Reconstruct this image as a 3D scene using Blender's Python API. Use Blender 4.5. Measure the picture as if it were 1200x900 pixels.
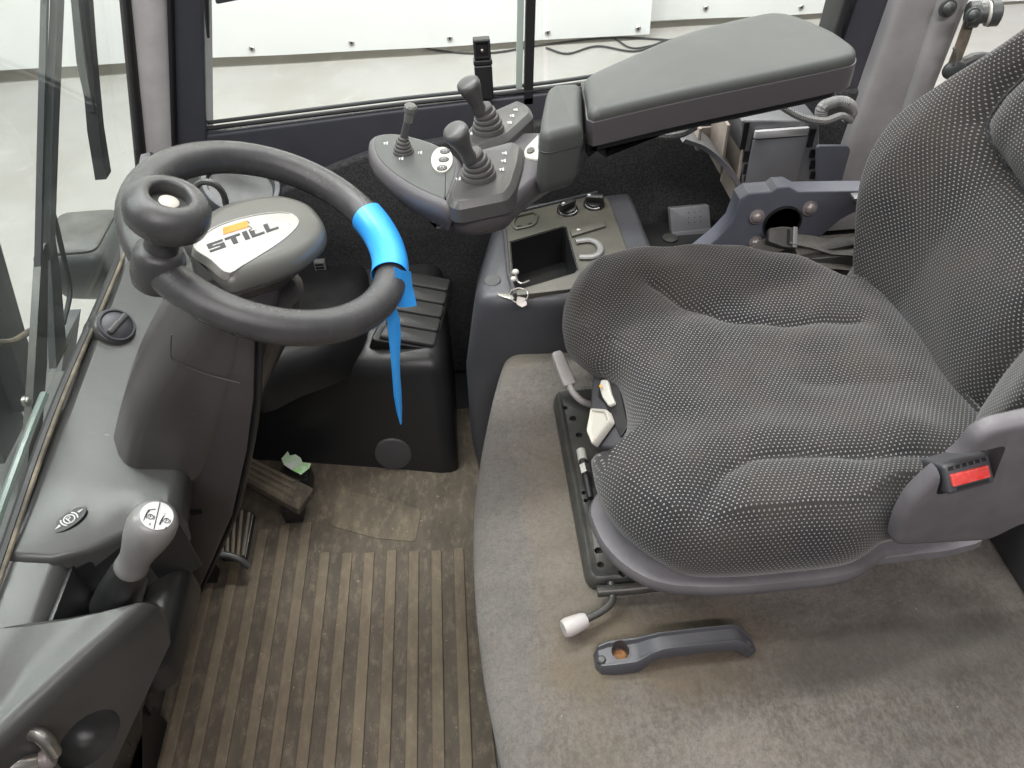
import bpy, bmesh, math, random
from mathutils import Vector, Matrix, Quaternion
random.seed(4)
R = math.radians
S = bpy.context.scene
for o in list(bpy.data.objects): bpy.data.objects.remove(o)
COL = S.collection

# ------------------------------------------------------------------ camera
cam = bpy.data.cameras.new('camera'); camo = bpy.data.objects.new('camera', cam); COL.objects.link(camo)
PITCH, YAW, ROLL = R(44), R(2.5), R(3)
f = Vector((math.sin(YAW)*math.cos(PITCH), math.cos(YAW)*math.cos(PITCH), -math.sin(PITCH)))
r0 = Vector((math.cos(YAW), -math.sin(YAW), 0)); u0 = r0.cross(f)
rr = r0*math.cos(ROLL) - u0*math.sin(ROLL); uu = u0*math.cos(ROLL) + r0*math.sin(ROLL)
camo.matrix_world = Matrix(((rr.x, uu.x, -f.x, 0), (rr.y, uu.y, -f.y, 0), (rr.z, uu.z, -f.z, 1.32), (0, 0, 0, 1)))
cam.sensor_width = 36; cam.lens = 36*902/1200; cam.clip_start = .02; cam.clip_end = 100
S.camera = camo

# ------------------------------------------------------------------ light
w = bpy.data.worlds.new('World'); S.world = w; w.use_nodes = True
bg = w.node_tree.nodes['Background']; bg.inputs[0].default_value = (.97, .98, 1, 1); bg.inputs[1].default_value = .16
def lamp(name, loc, tgt, size, power, col):
    l = bpy.data.lights.new(name, 'AREA'); l.shape = 'RECTANGLE'; l.size, l.size_y = size; l.energy = power; l.color = col
    o = bpy.data.objects.new(name, l); COL.objects.link(o); o.location = loc
    o.rotation_euler = (Vector(tgt)-Vector(loc)).to_track_quat('-Z', 'Y').to_euler()
for yy_, pw, cl in ((-2.1, 92, (1, .94, .94)), (.5, 44, (1, .97, .93)), (2.4, 165, (.98, 1, .98))):     # rows of strip lights in the hall
    lamp('area_light', (.1, yy_, 3.7 if yy_ < -1 else 4.5), (.2, max(.5, yy_*.6+.4), .3), (4.0, .25), pw, cl)
lamp('area_light', (-3.0, .9, 4.3), (-.3, .8, .4), (.4, 4), 130, (.96, 1, .99))
lamp('area_light', (0, 3.5, 3.3), (0, 5.6, .3), (11, .8), 570, (.98, .99, 1))  # unseen lamp added in front of the wall to whiten the banner
S.view_settings.view_transform = 'Standard'; S.view_settings.look = 'None'
S.view_settings.exposure = .42; S.view_settings.gamma = 1; S.view_settings.use_curve_mapping = False

# ------------------------------------------------------------------ materials
MATS = {}
def nd(nt, typ, **k):
    n = nt.nodes.new(typ)
    for a, b in k.items(): setattr(n, a, b)
    return n
def link(nt, a, b): nt.links.new(a, b)
def math_n(nt, op, a, b=None, c=None):
    n = nd(nt, 'ShaderNodeMath', operation=op)
    for i, v in enumerate((a, b, c)):
        if v is None: continue
        if isinstance(v, (int, float)): n.inputs[i].default_value = v
        else: link(nt, v, n.inputs[i])
    return n.outputs[0]
def mixc(nt, fac, a, b):
    n = nd(nt, 'ShaderNodeMix', data_type='RGBA')
    for sock, v in ((n.inputs[0], fac), (n.inputs[6], a), (n.inputs[7], b)):
        if isinstance(v, (int, float)): sock.default_value = v
        elif isinstance(v, tuple): sock.default_value = (*v, 1)
        else: link(nt, v, sock)
    return n.outputs[2]
def ramp(nt, v, a, b):
    n = nd(nt, 'ShaderNodeMapRange', interpolation_type='SMOOTHSTEP'); link(nt, v, n.inputs[0])
    n.inputs[1].default_value = a; n.inputs[2].default_value = b; return n.outputs[0]
def noise(nt, scale, detail=4, rough=.55, coord='Object', stretch=None, dist=0):
    tc = nd(nt, 'ShaderNodeTexCoord'); n = nd(nt, 'ShaderNodeTexNoise')
    src = tc.outputs[coord]
    if coord == 'Object':
        g = nd(nt, 'ShaderNodeNewGeometry'); src = g.outputs['Position']
    if stretch:
        m = nd(nt, 'ShaderNodeMapping'); link(nt, src, m.inputs[0]); m.inputs['Scale'].default_value = stretch; src = m.outputs[0]
    link(nt, src, n.inputs['Vector']); n.inputs['Scale'].default_value = scale
    n.inputs['Detail'].default_value = detail; n.inputs['Roughness'].default_value = rough; n.inputs['Distortion'].default_value = dist
    return n.outputs['Fac']
def mat(name, col, rough=.5, metal=0, grain=0, grain_scale=900, var=0, var_col=None, var_scale=6, spec=.5, rvar=0, coat=0, dust=0, dust_col=(.30, .26, .21)):
    m = bpy.data.materials.new(name); m.use_nodes = True; nt = m.node_tree; b = nt.nodes['Principled BSDF']
    b.inputs['Roughness'].default_value = rough; b.inputs['Metallic'].default_value = metal
    b.inputs['Specular IOR Level'].default_value = spec; b.inputs['Coat Weight'].default_value = coat
    c = col
    if var:
        nz = ramp(nt, noise(nt, var_scale, 6, .6), .35, .68)
        c = mixc(nt, math_n(nt, 'MULTIPLY', nz, var), col, var_col or tuple(x*1.6 for x in col))
    if dust:
        g = nd(nt, 'ShaderNodeNewGeometry'); sp = nd(nt, 'ShaderNodeSeparateXYZ'); link(nt, g.outputs['Normal'], sp.inputs[0])
        up = ramp(nt, sp.outputs[2], .3, 1)
        nz = ramp(nt, noise(nt, 14, 7, .7), .3, .8)
        fine = ramp(nt, noise(nt, 260, 2, .6), .3, .75)
        fac = math_n(nt, 'MULTIPLY', math_n(nt, 'MULTIPLY', up, nz), math_n(nt, 'MULTIPLY_ADD', fine, dust*.6, dust*.4))
        c = mixc(nt, fac, c, dust_col)
    if isinstance(c, tuple): b.inputs['Base Color'].default_value = (*c, 1)
    else: link(nt, c, b.inputs['Base Color'])
    if rvar:
        link(nt, math_n(nt, 'MULTIPLY_ADD', noise(nt, 22, 6, .65), rvar*2, rough-rvar), b.inputs['Roughness'])
    if grain:
        bp = nd(nt, 'ShaderNodeBump'); bp.inputs['Strength'].default_value = grain; bp.inputs['Distance'].default_value = .0012
        link(nt, noise(nt, grain_scale, 2, .5), bp.inputs['Height']); link(nt, bp.outputs[0], b.inputs['Normal'])
    MATS[name] = m; return m
mat('dash_plastic', (.050, .050, .049), .25, grain=.16, grain_scale=1300, var=.3, rvar=.06, dust=.06)
mat('column_plastic', (.060, .054, .055), .25, grain=.16, grain_scale=1300, rvar=.06, var=.3, dust=.04)
mat('wheel_rubber', (.052, .051, .052), .26, grain=.25, grain_scale=1600, rvar=.10, var=.4, var_scale=30)
mat('hub_grey', (.11, .11, .10), .30, grain=.1, grain_scale=1400, rvar=.06, var=.3)
mat('badge_silver', (.44, .435, .41), .28, metal=.35, rvar=.05, var=.35, var_col=(.29, .285, .255), var_scale=40)
mat('ink', (.03, .03, .032), .5)
mat('orange', (.75, .25, .02), .45, var=.4, var_col=(.8, .33, .06), var_scale=60)
mat('black_plastic', (.017, .017, .018), .33, grain=.12, grain_scale=900, rvar=.12, dust=.10, dust_col=(.18, .15, .12))
mat('vent_plastic', (.06, .06, .06), .36, grain=.1, dust=.15)
mat('cap_grey', (.05, .05, .052), .55, dust=.2)
mat('console_plastic', (.058, .058, .066), .40, grain=.2, rvar=.08, dust=.12)
mat('console_face', (.075, .072, .058), .38, grain=.1, rvar=.1, dust=.25)
mat('armrest_grey', (.060, .064, .061), .46, grain=.25, grain_scale=1300, rvar=.06, var=.25)
mat('armrest_side', (.085, .079, .085), .38, grain=.25, grain_scale=1300, rvar=.06)
mat('lever_grey', (.066, .065, .065), .36, grain=.15, rvar=.06, dust=.1)
mat('boot_rubber', (.075, .073, .072), .55, grain=.1, dust=.25)
mat('button_pale', (.50, .49, .44), .45)
mat('ivory', (.46, .44, .39), .4, var=.3, var_col=(.45, .42, .36), var_scale=50)
mat('lever_white', (.47, .44, .43), .42, var=.4, var_col=(.37, .335, .31), var_scale=60)
mat('print_white', (.62, .62, .62), .5)
mat('orange_mark', (.7, .33, .06), .5)
mat('trim_plastic', (.115, .108, .116), .46, grain=.25, grain_scale=1200, rvar=.07, var=.3, var_scale=30)
mat('trim_dark', (.045, .046, .052), .45, grain=.2, dust=.15)
mat('rail_metal', (.034, .036, .035), .36, rvar=.12, grain=.1, var=.5, var_col=(.075, .068, .056), var_scale=25, dust=.16)
mat('steel', (.42, .40, .37), .32, metal=.9, rvar=.12)
mat('bolt', (.36, .32, .31), .42, metal=.5, rvar=.1)
mat('hole', (.006, .006, .006), .8)
mat('red', (.60, .035, .03), .35, var=.5, var_col=(.70, .16, .14), var_scale=120)
mat('bracket_blue', (.095, .10, .125), .45, grain=.1, var=.5, rvar=.1, dust=.25)
mat('mount_grey', (.19, .19, .20), .42, metal=.3, rvar=.1, var=.3, dust=.2)
mat('rib_beige', (.34, .29, .25), .5, var=.4, var_scale=20)
mat('pillar_paint_lit', (.46, .45, .455), .45, var=.3, var_scale=12, rvar=.08)  # colour raised to carry the outside light on the front pillar
mat('pillar_paint_rear', (.27, .26, .262), .45, var=.35, var_scale=12, rvar=.08, dust=.1)  # same pillar paint without the raised brightness
mat('frame_paint', (.050, .052, .064), .40, grain=.06, rvar=.06, var=.4)
mat('gasket', (.018, .017, .018), .5, rvar=.1)
mat('seal_brown', (.055, .045, .036), .7, var=.9, var_col=(.22, .185, .135), var_scale=18)
mat('felt', (.036, .036, .038), .95, grain=.7, grain_scale=600, var=.9, var_col=(.075, .074, .076), var_scale=260, spec=.15)
mat('scrap', (.8, .84, .78), .8, var=.8, var_col=(.25, .72, .14), var_scale=45)
mat('blue_vinyl', (.035, .33, .86), .34, rvar=.08, var=.4, var_col=(.05, .40, .92), var_scale=25)
mat('banner_vinyl', (.90, .91, .90), .45, var=.15, var_col=(.82, .84, .82), var_scale=1.5)
mat('wall_paint', (.62, .56, .45), .7, var=.5, var_col=(.5, .43, .33), var_scale=2)
mat('steel_dark', (.035, .04, .042), .45, rvar=.1, dust=.12)
mat('lamp_black', (.05, .055, .055), .4, rvar=.1, dust=.2)
mat('cable', (.03, .03, .03), .6)
mat('webbing', (.060, .058, .054), .8, grain=.5, grain_scale=700, var=.5, var_scale=40, dust=.4)
mat('hose', (.20, .20, .195), .5, dust=.2)
mat('rust', (.30, .14, .05), .85, var=.9, var_col=(.12, .06, .03), var_scale=120)
mat('translucent_grey', (.20, .195, .19), .34, rvar=.04)
mat('sticker_black', (.02, .02, .022), .4)
mat('glass_edge', (.13, .17, .155), .25)
mat('pane_edge', (.46, .55, .50), .3)

def mat_floor():
    m = mat('concrete', (.60, .57, .52), .55); nt = m.node_tree; b = nt.nodes['Principled BSDF']
    a = ramp(nt, noise(nt, 1.4, 8, .62), .35, .7); c = mixc(nt, math_n(nt, 'MULTIPLY', a, .55), (.27, .262, .245), (.20, .185, .16))
    d = ramp(nt, noise(nt, 5, 8, .7, dist=1), .52, .68); c = mixc(nt, math_n(nt, 'MULTIPLY', d, .35), c, (.32, .312, .295))
    e = ramp(nt, noise(nt, 26, 5, .6), .66, .74); c = mixc(nt, math_n(nt, 'MULTIPLY', e, .3), c, (.25, .23, .2))
    link(nt, c, b.inputs['Base Color'])
mat_floor()
def mat_carpet():
    m = mat('carpet', (.2, .18, .16), .97, spec=.1); nt = m.node_tree; b = nt.nodes['Principled BSDF']
    big = ramp(nt, noise(nt, 4.5, 8, .68, dist=.6), .34, .66); mid = ramp(nt, noise(nt, 34, 6, .7, stretch=(1, 1.5, 1)), .3, .72)
    c = mixc(nt, big, (.066, .054, .041), (.172, .151, .130)); c = mixc(nt, math_n(nt, 'MULTIPLY', mid, .45), c, (.125, .120, .115))
    f1 = ramp(nt, noise(nt, 650, 2, .6, stretch=(1, .5, 1)), .3, .72); c = mixc(nt, math_n(nt, 'MULTIPLY', f1, .55), c, (.085, .08, .075))
    f2 = ramp(nt, noise(nt, 420, 2, .5), .68, .76); c = mixc(nt, math_n(nt, 'MULTIPLY', f2, .2), c, (.36, .32, .26))
    sand = math_n(nt, 'MULTIPLY', ramp(nt, noise(nt, 900, 1, .5), .62, .72), ramp(nt, noise(nt, 11, 5, .6), .45, .7)); c = mixc(nt, math_n(nt, 'MULTIPLY', sand, .35), c, (.36, .29, .19))
    fz = ramp(nt, noise(nt, 190, 4, .7, stretch=(1, .6, 1)), .32, .70); c = mixc(nt, math_n(nt, 'MULTIPLY', fz, .42), c, (.225, .202, .178))
    fd = ramp(nt, noise(nt, 140, 4, .7, stretch=(.8, 1, 1)), .50, .72); c = mixc(nt, math_n(nt, 'MULTIPLY', fd, .55), c, (.075, .068, .06))
    g = nd(nt, 'ShaderNodeNewGeometry'); sp = nd(nt, 'ShaderNodeSeparateXYZ'); link(nt, g.outputs['Position'], sp.inputs[0])
    def spot(cx, cy, rx, ry):                # ragged-edged patch, used for trodden-in dirt and for painted seat shade
        dx = math_n(nt, 'DIVIDE', math_n(nt, 'SUBTRACT', sp.outputs[0], cx), rx); dy = math_n(nt, 'DIVIDE', math_n(nt, 'SUBTRACT', sp.outputs[1], cy), ry)
        d = math_n(nt, 'SQRT', math_n(nt, 'ADD', math_n(nt, 'MULTIPLY', dx, dx), math_n(nt, 'MULTIPLY', dy, dy)))
        return math_n(nt, 'SUBTRACT', 1, ramp(nt, math_n(nt, 'ADD', d, math_n(nt, 'MULTIPLY_ADD', noise(nt, 13, 6, .65), 1.4, -.7)), .35, 1.1))
    for cx, cy, rx, ry, k, cc in ((.20, .47, .20, .09, .55, (.125, .092, .055)), (.10, .60, .07, .35, .35, (.15, .125, .09)), (.52, .44, .28, .07, .65, (.055, .048, .041)), (.0, .6, .05, .5, .3, (.12, .12, .12)), (.07, 1.08, .1, .05, .4, (.26, .225, .17))):  # the dark one along the seat paints its shade into the carpet
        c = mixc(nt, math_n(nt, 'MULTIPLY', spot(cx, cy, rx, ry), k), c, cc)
    link(nt, c, b.inputs['Base Color'])
    bp = nd(nt, 'ShaderNodeBump'); bp.inputs['Strength'].default_value = .9; bp.inputs['Distance'].default_value = .004
    link(nt, math_n(nt, 'ADD', math_n(nt, 'MULTIPLY', noise(nt, 230, 4, .7), .8), math_n(nt, 'MULTIPLY', noise(nt, 9, 3, .5), 4.0)), bp.inputs['Height']); link(nt, bp.outputs[0], b.inputs['Normal'])
    b.inputs['Sheen Weight'].default_value = .2
mat_carpet()
def mat_rubber(name, a, bcol, dust):
    m = mat(name, a, .75, spec=.3); nt = m.node_tree; b = nt.nodes['Principled BSDF']
    n1 = ramp(nt, noise(nt, 16, 8, .7, stretch=(1, .35, 1)), .3, .7); c = mixc(nt, n1, a, bcol)
    n2 = ramp(nt, noise(nt, 70, 7, .7, stretch=(1, .5, 1)), .45, .75); c = mixc(nt, math_n(nt, 'MULTIPLY', n2, dust), c, (.27, .22, .155))
    n3 = ramp(nt, noise(nt, 40, 6, .7), .6, .78); c = mixc(nt, math_n(nt, 'MULTIPLY', n3, .5), c, (.05, .045, .04))
    n4 = ramp(nt, noise(nt, 160, 1, .5), .755, .78); c = mixc(nt, math_n(nt, 'MULTIPLY', n4, .5), c, (.4, .34, .25))
    link(nt, c, b.inputs['Base Color'])
    bp = nd(nt, 'ShaderNodeBump'); bp.inputs['Strength'].default_value = .35; bp.inputs['Distance'].default_value = .002
    link(nt, noise(nt, 130, 4, .6), bp.inputs['Height']); link(nt, bp.outputs[0], b.inputs['Normal'])
mat_rubber('mat_groove', (.074, .062, .048), (.118, .098, .074), .5)
mat_rubber('mat_rib', (.122, .099, .071), (.188, .152, .107), .5)
mat_rubber('mat_heel', (.100, .083, .061), (.160, .131, .093), .55)
mat_rubber('pedal_rubber', (.12, .098, .072), (.165, .135, .098), .4)
def mat_fabric():
    m = mat('seat_fabric', (.03, .03, .03), .95, spec=.15); nt = m.node_tree; b = nt.nodes['Principled BSDF']
    uv = nd(nt, 'ShaderNodeUVMap'); sp = nd(nt, 'ShaderNodeSeparateXYZ'); link(nt, uv.outputs[0], sp.inputs[0])
    U, V = sp.outputs[0], sp.outputs[1]
    PX, PY = .0060, .0043
    v = math_n(nt, 'DIVIDE', V, PY); row = math_n(nt, 'FLOOR', v); fv = math_n(nt, 'SUBTRACT', math_n(nt, 'FRACT', v), .5)
    par = math_n(nt, 'MULTIPLY', math_n(nt, 'FLOORED_MODULO', row, 2), .5)
    fu = math_n(nt, 'SUBTRACT', math_n(nt, 'FRACT', math_n(nt, 'ADD', math_n(nt, 'DIVIDE', U, PX), par)), .5)
    du = math_n(nt, 'MULTIPLY', fu, PX/.00112); dv = math_n(nt, 'MULTIPLY', fv, PY/.00095)
    d = math_n(nt, 'SQRT', math_n(nt, 'ADD', math_n(nt, 'MULTIPLY', du, du), math_n(nt, 'MULTIPLY', dv, dv)))
    dot = math_n(nt, 'SUBTRACT', 1, ramp(nt, d, .6, 1.15))
    wear = ramp(nt, noise(nt, 9, 6, .65), .3, .75); fine = ramp(nt, noise(nt, 700, 2, .6), .3, .7)
    base = mixc(nt, fine, (.013, .013, .0145), (.029, .029, .031)); base = mixc(nt, math_n(nt, 'MULTIPLY', wear, .5), base, (.068, .058, .048))
    dots = mixc(nt, wear, (.27, .265, .26), (.19, .18, .165))
    link(nt, mixc(nt, dot, base, dots), b.inputs['Base Color'])
    bp = nd(nt, 'ShaderNodeBump'); bp.inputs['Strength'].default_value = .5; bp.inputs['Distance'].default_value = .001
    link(nt, math_n(nt, 'ADD', math_n(nt, 'MULTIPLY', dot, .6), noise(nt, 800, 2, .6)), bp.inputs['Height']); link(nt, bp.outputs[0], b.inputs['Normal'])
    b.inputs['Sheen Weight'].default_value = .25; b.inputs['Sheen Roughness'].default_value = .5
mat_fabric()
def mat_glass(name, tint, dirt, refl=.45):
    m = bpy.data.materials.new(name); m.use_nodes = True; nt = m.node_tree; nt.nodes.clear()
    out = nd(nt, 'ShaderNodeOutputMaterial'); tr = nd(nt, 'ShaderNodeBsdfTransparent'); tr.inputs[0].default_value = (*tint, 1)
    gl = nd(nt, 'ShaderNodeBsdfGlossy'); gl.inputs['Roughness'].default_value = .02
    df = nd(nt, 'ShaderNodeBsdfDiffuse'); df.inputs[0].default_value = (.62, .66, .62, 1)
    fr = nd(nt, 'ShaderNodeFresnel'); fr.inputs[0].default_value = 1.45
    m1 = nd(nt, 'ShaderNodeMixShader'); link(nt, math_n(nt, 'MULTIPLY', fr.outputs[0], refl), m1.inputs[0]); link(nt, tr.outputs[0], m1.inputs[1]); link(nt, gl.outputs[0], m1.inputs[2])
    m2 = nd(nt, 'ShaderNodeMixShader'); dz = ramp(nt, noise(nt, 5, 7, .65), .3, .8)
    link(nt, math_n(nt, 'MULTIPLY_ADD', dz, dirt, dirt*.3), m2.inputs[0]); link(nt, m1.outputs[0], m2.inputs[1]); link(nt, df.outputs[0], m2.inputs[2])
    link(nt, m2.outputs[0], out.inputs[0]); MATS[name] = m
mat_glass('glass_clear', (.97, .985, .975), .01)
mat_glass('glass_green', (.955, .98, .968), .012, .16)

# ------------------------------------------------------------------ object helpers
ORG = {}
def finish(me, angle=38):
    for p in me.polygons: p.use_smooth = True
    me.set_sharp_from_angle(angle=R(angle)); return me
def bm_mesh(bm, name, angle=38, fixn=True):
    if fixn: bmesh.ops.recalc_face_normals(bm, faces=bm.faces)
    me = bpy.data.meshes.new(name); bm.to_mesh(me); bm.free(); return finish(me, angle)
def obj(name, me, m, parent=None, wn=False):
    """link a mesh given in world coordinates, its origin moved to its own centre"""
    vs = [v.co for v in me.vertices]
    c = Vector([(min(v[i] for v in vs)+max(v[i] for v in vs))/2 for i in range(3)])
    c.z = min(v.z for v in vs) if parent is None else c.z
    me.transform(Matrix.Translation(-c))
    o = bpy.data.objects.new(name, me); COL.objects.link(o)
    me.materials.clear(); me.materials.append(MATS[m]); me.name = name
    ORG[o.name] = c
    if parent is not None: o.parent = parent; o.location = c - ORG[parent.name]
    else: o.location = c
    if wn:
        md = o.modifiers.new('wn', 'WEIGHTED_NORMAL'); md.keep_sharp = True
    return o
def thing(name, label, cat, loc, group=None):
    o = bpy.data.objects.new(name, None); COL.objects.link(o); o.location = loc; o.empty_display_size = .05
    ORG[o.name] = Vector(loc); o['label'] = label; o['category'] = cat
    if group: o['group'] = group
    return o
def tag(o, label, cat, group=None):
    o['label'] = label; o['category'] = cat
    if group: o['group'] = group
    return o
def copy_part(o, loc, parent, rz=None):
    c = o.copy(); COL.objects.link(c); c.parent = parent; ORG[c.name] = Vector(loc)
    c.location = Vector(loc) - ORG[parent.name]
    return c

def loft(rings, cap0=True, cap1=True, closed=True, name='m', angle=38, uvs=None, weld=False):
    bm = bmesh.new(); n = len(rings[0])
    V = [[bm.verts.new(p) for p in r] for r in rings]
    uvl = bm.loops.layers.uv.new('UVMap') if uvs else None
    for i in range(len(rings)-1):
        for j in range(n if closed else n-1):
            k = (j+1) % n
            fc = bm.faces.new((V[i][j], V[i][k], V[i+1][k], V[i+1][j]))
            if uvs:
                for l, t in zip(fc.loops, (uvs[i][j], uvs[i][k], uvs[i+1][k], uvs[i+1][j])): l[uvl].uv = t
    if cap0: bm.faces.new(list(reversed(V[0])))
    if cap1:
        fc = bm.faces.new(V[-1])
        if uvs:
            for l, t in zip(fc.loops, uvs[-1]): l[uvl].uv = t
    if weld: bmesh.ops.remove_doubles(bm, verts=bm.verts, dist=2e-4)
    return bm_mesh(bm, name, angle)
def closed_curve(pts, n=48):
    """closed Catmull-Rom through pts, evenly resampled"""
    P = [Vector(p) for p in pts]; m = len(P); out = []
    for i in range(m):
        a, b, c, d = P[i-1], P[i], P[(i+1) % m], P[(i+2) % m]
        for k in range(12):
            t = k/12; out.append(.5*((2*b)+(c-a)*t+(2*a-5*b+4*c-d)*t*t+(3*b-a-3*c+d)*t**3))
    return resample(out, n, True)
def open_curve(pts, n=24):
    P = [Vector(p) for p in pts]; P = [2*P[0]-P[1]]+P+[2*P[-1]-P[-2]]; out = []
    for i in range(1, len(P)-2):
        a, b, c, d = P[i-1:i+3]
        for k in range(12):
            t = k/12; out.append(.5*((2*b)+(c-a)*t+(2*a-5*b+4*c-d)*t*t+(3*b-a-3*c+d)*t**3))
    out.append(P[-2]); return resample(out, n, False)
def resample(P, n, closed):
    Q = P+[P[0]] if closed else P
    L = [0]
    for a, b in zip(Q, Q[1:]): L.append(L[-1]+(b-a).length)
    out = []; j = 0; m = n if closed else n-1
    for i in range(n):
        s = L[-1]*i/m
        while j < len(L)-2 and L[j+1] < s: j += 1
        t = (s-L[j])/max(1e-9, L[j+1]-L[j]); out.append(Q[j].lerp(Q[j+1], min(1, t)))
    return out
def rounded(pts, r, seg=4):
    """polygon (2-D) with each corner rounded; r one number or one per corner"""
    out = []; n = len(pts); P = [Vector(p[:2]) for p in pts]
    for i in range(n):
        a, b, c = P[i-1], P[i], P[(i+1) % n]; rad = r[i] if isinstance(r, (list, tuple)) else r
        d1 = (a-b); d2 = (c-b); k = min(rad, d1.length*.48, d2.length*.48)
        p1 = b+d1.normalized()*k; p2 = b+d2.normalized()*k
        for s in range(seg+1):
            t = s/seg; out.append(p1*(1-t)**2+b*2*t*(1-t)+p2*t*t)
    return out
def inset(P, d):
    n = len(P); out = []
    area = sum(P[i-1].x*P[i].y-P[i].x*P[i-1].y for i in range(n)); sg = 1 if area > 0 else -1
    for i in range(n):
        e1 = (P[i]-P[i-1]); e2 = (P[(i+1) % n]-P[i])
        if e1.length < 1e-9: e1 = e2
        if e2.length < 1e-9: e2 = e1
        e1 = e1.normalized(); e2 = e2.normalized()
        m = Vector((-(e1.y+e2.y), e1.x+e2.x))*sg
        if m.length < 1e-6: m = Vector((-e1.y, e1.x))*sg
        m.normalize(); k = max(.5, m.dot(Vector((-e1.y, e1.x))*sg))
        out.append(P[i]+m*(d/k))
    for it in range(40):                      # collapse edges that flipped over
        bad = [i for i in range(n) if (out[(i+1) % n]-out[i]).dot(P[(i+1) % n]-P[i]) < -1e-12]
        if not bad: break
        for i in bad:
            mid = (out[i]+out[(i+1) % n])/2; out[i] = mid.copy(); out[(i+1) % n] = mid.copy()
        grow = set()
        for i in bad: grow |= {(i-1) % n, i, (i+1) % n, (i+2) % n}
        out = [((out[i-1]+out[(i+1) % n]+out[i]*2)/4 if (i in grow and it > 3) else out[i]) for i in range(n)]
    return out
class Frame:
    def __init__(s, o, u, v, k=1): s.k = k; s.o = Vector(o); s.u = Vector(u).normalized(); s.n = s.u.cross(Vector(v)).normalized(); s.v = s.n.cross(s.u)
    def p(s, a, b, h=0): return s.o+(s.u*a+s.v*b)*s.k+s.n*h
def FZ(z): return Frame((0, 0, z), (1, 0, 0), (0, 1, 0))       # faces up
def FY(y): return Frame((0, y, 0), (1, 0, 0), (0, 0, 1))       # faces the door (-y); 2-D = (x, z)
def FX(x): return Frame((x, 0, 0), (0, 1, 0), (0, 0, 1))       # faces the rear (+x); 2-D = (y, z)
def edge(depth, r, seg=4):
    return [(0, -depth), (0, -r)]+[(r*(1-math.cos(math.pi/2*k/seg)), -r+r*math.sin(math.pi/2*k/seg)) for k in range(1, seg+1)]
def slab(outline, fr, profile, name='m', angle=38):
    P = [Vector(p[:2]) for p in outline]; rings = []
    for ins, h in profile: rings.append([fr.p(q.x, q.y, h) for q in (inset(P, ins) if ins else P)])
    return loft(rings, name=name, angle=angle)
def box(x0, x1, y0, y1, z0, z1, r=.004, seg=2):
    bm = bmesh.new(); bmesh.ops.create_cube(bm, size=1)
    for v in bm.verts: v.co = Vector(((x0+x1)/2+v.co.x*(x1-x0), (y0+y1)/2+v.co.y*(y1-y0), (z0+z1)/2+v.co.z*(z1-z0)))
    if r: bmesh.ops.bevel(bm, geom=bm.edges[:], offset=r, segments=seg, affect='EDGES', profile=.5)
    return bm_mesh(bm, 'box', 38)
def tube(pts, rad, seg=12, closed=False, flat=1, up=None, caps=True):
    P = [Vector(p) for p in pts]; n = len(P); rings = []
    rads = rad if isinstance(rad, (list, tuple)) else [rad]*n
    prev = None
    for i in range(n):
        if closed: t = (P[(i+1) % n]-P[i-1]).normalized()
        else: t = (P[min(i+1, n-1)]-P[max(i-1, 0)]).normalized()
        if prev is None:
            a = Vector(up) if up else (Vector((0, 0, 1)) if abs(t.z) < .9 else Vector((1, 0, 0)))
        else: a = prev
        a = (a-t*a.dot(t)).normalized(); prev = a; b = t.cross(a)
        rings.append([P[i]+(a*math.cos(q)*flat+b*math.sin(q))*rads[i] for q in (2*math.pi*k/seg for k in range(seg))])
    if closed: rings.append(rings[0]); 
    me = loft(rings, cap0=caps and not closed, cap1=caps and not closed)
    if closed:
        bm = bmesh.new(); bm.from_mesh(me); bmesh.ops.remove_doubles(bm, verts=bm.verts, dist=1e-6); me = bm_mesh(bm, 'tube')
    return me
def lathe(prof, o, axis, seg=32, caps=True, angle=38):
    axis = Vector(axis).normalized(); a = axis.orthogonal().normalized(); b = axis.cross(a); o = Vector(o)
    rings = [[o+axis*h+(a*math.cos(q)+b*math.sin(q))*r for q in (2*math.pi*k/seg for k in range(seg))] for r, h in prof]
    return loft(rings, cap0=caps, cap1=caps, angle=angle)
def join(*mes):
    bm = bmesh.new()
    for m in mes: bm.from_mesh(m); bpy.data.meshes.remove(m)
    return bm_mesh(bm, 'joined', fixn=False)
def cut(me, cutters, angle=38):
    """boolean difference, world coordinates"""
    o = bpy.data.objects.new('tmp', me); COL.objects.link(o); cs = []
    for c in cutters:
        co = bpy.data.objects.new('tmpc', c); COL.objects.link(co); cs.append(co)
        md = o.modifiers.new('b', 'BOOLEAN'); md.operation = 'DIFFERENCE'; md.object = co; md.solver = 'EXACT'; md.use_self = True
    dg = bpy.context.evaluated_depsgraph_get(); dg.update()
    out = bpy.data.meshes.new_from_object(o.evaluated_get(dg))
    for x in [o]+cs: bpy.data.objects.remove(x)
    return finish(out, angle)
def ellipse(cx, cy, rx, ry, n=32, rot=0):
    c, s = math.cos(rot), math.sin(rot)
    return [Vector((cx+rx*math.cos(a)*c-ry*math.sin(a)*s, cy+rx*math.cos(a)*s+ry*math.sin(a)*c)) for a in (2*math.pi*k/n for k in range(n))]
def ball(c, r, sc=(1, 1, 1), seg=24):
    bm = bmesh.new(); bmesh.ops.create_uvsphere(bm, u_segments=seg, v_segments=seg//2, radius=1)
    for v in bm.verts: v.co = Vector(c)+Vector((v.co.x*sc[0], v.co.y*sc[1], v.co.z*sc[2]))*r
    return bm_mesh(bm, 'ball')
def wave(x, y): return math.sin(x*1.7+.3*math.sin(y*2.3))*math.cos(y*1.3+.5)

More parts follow.
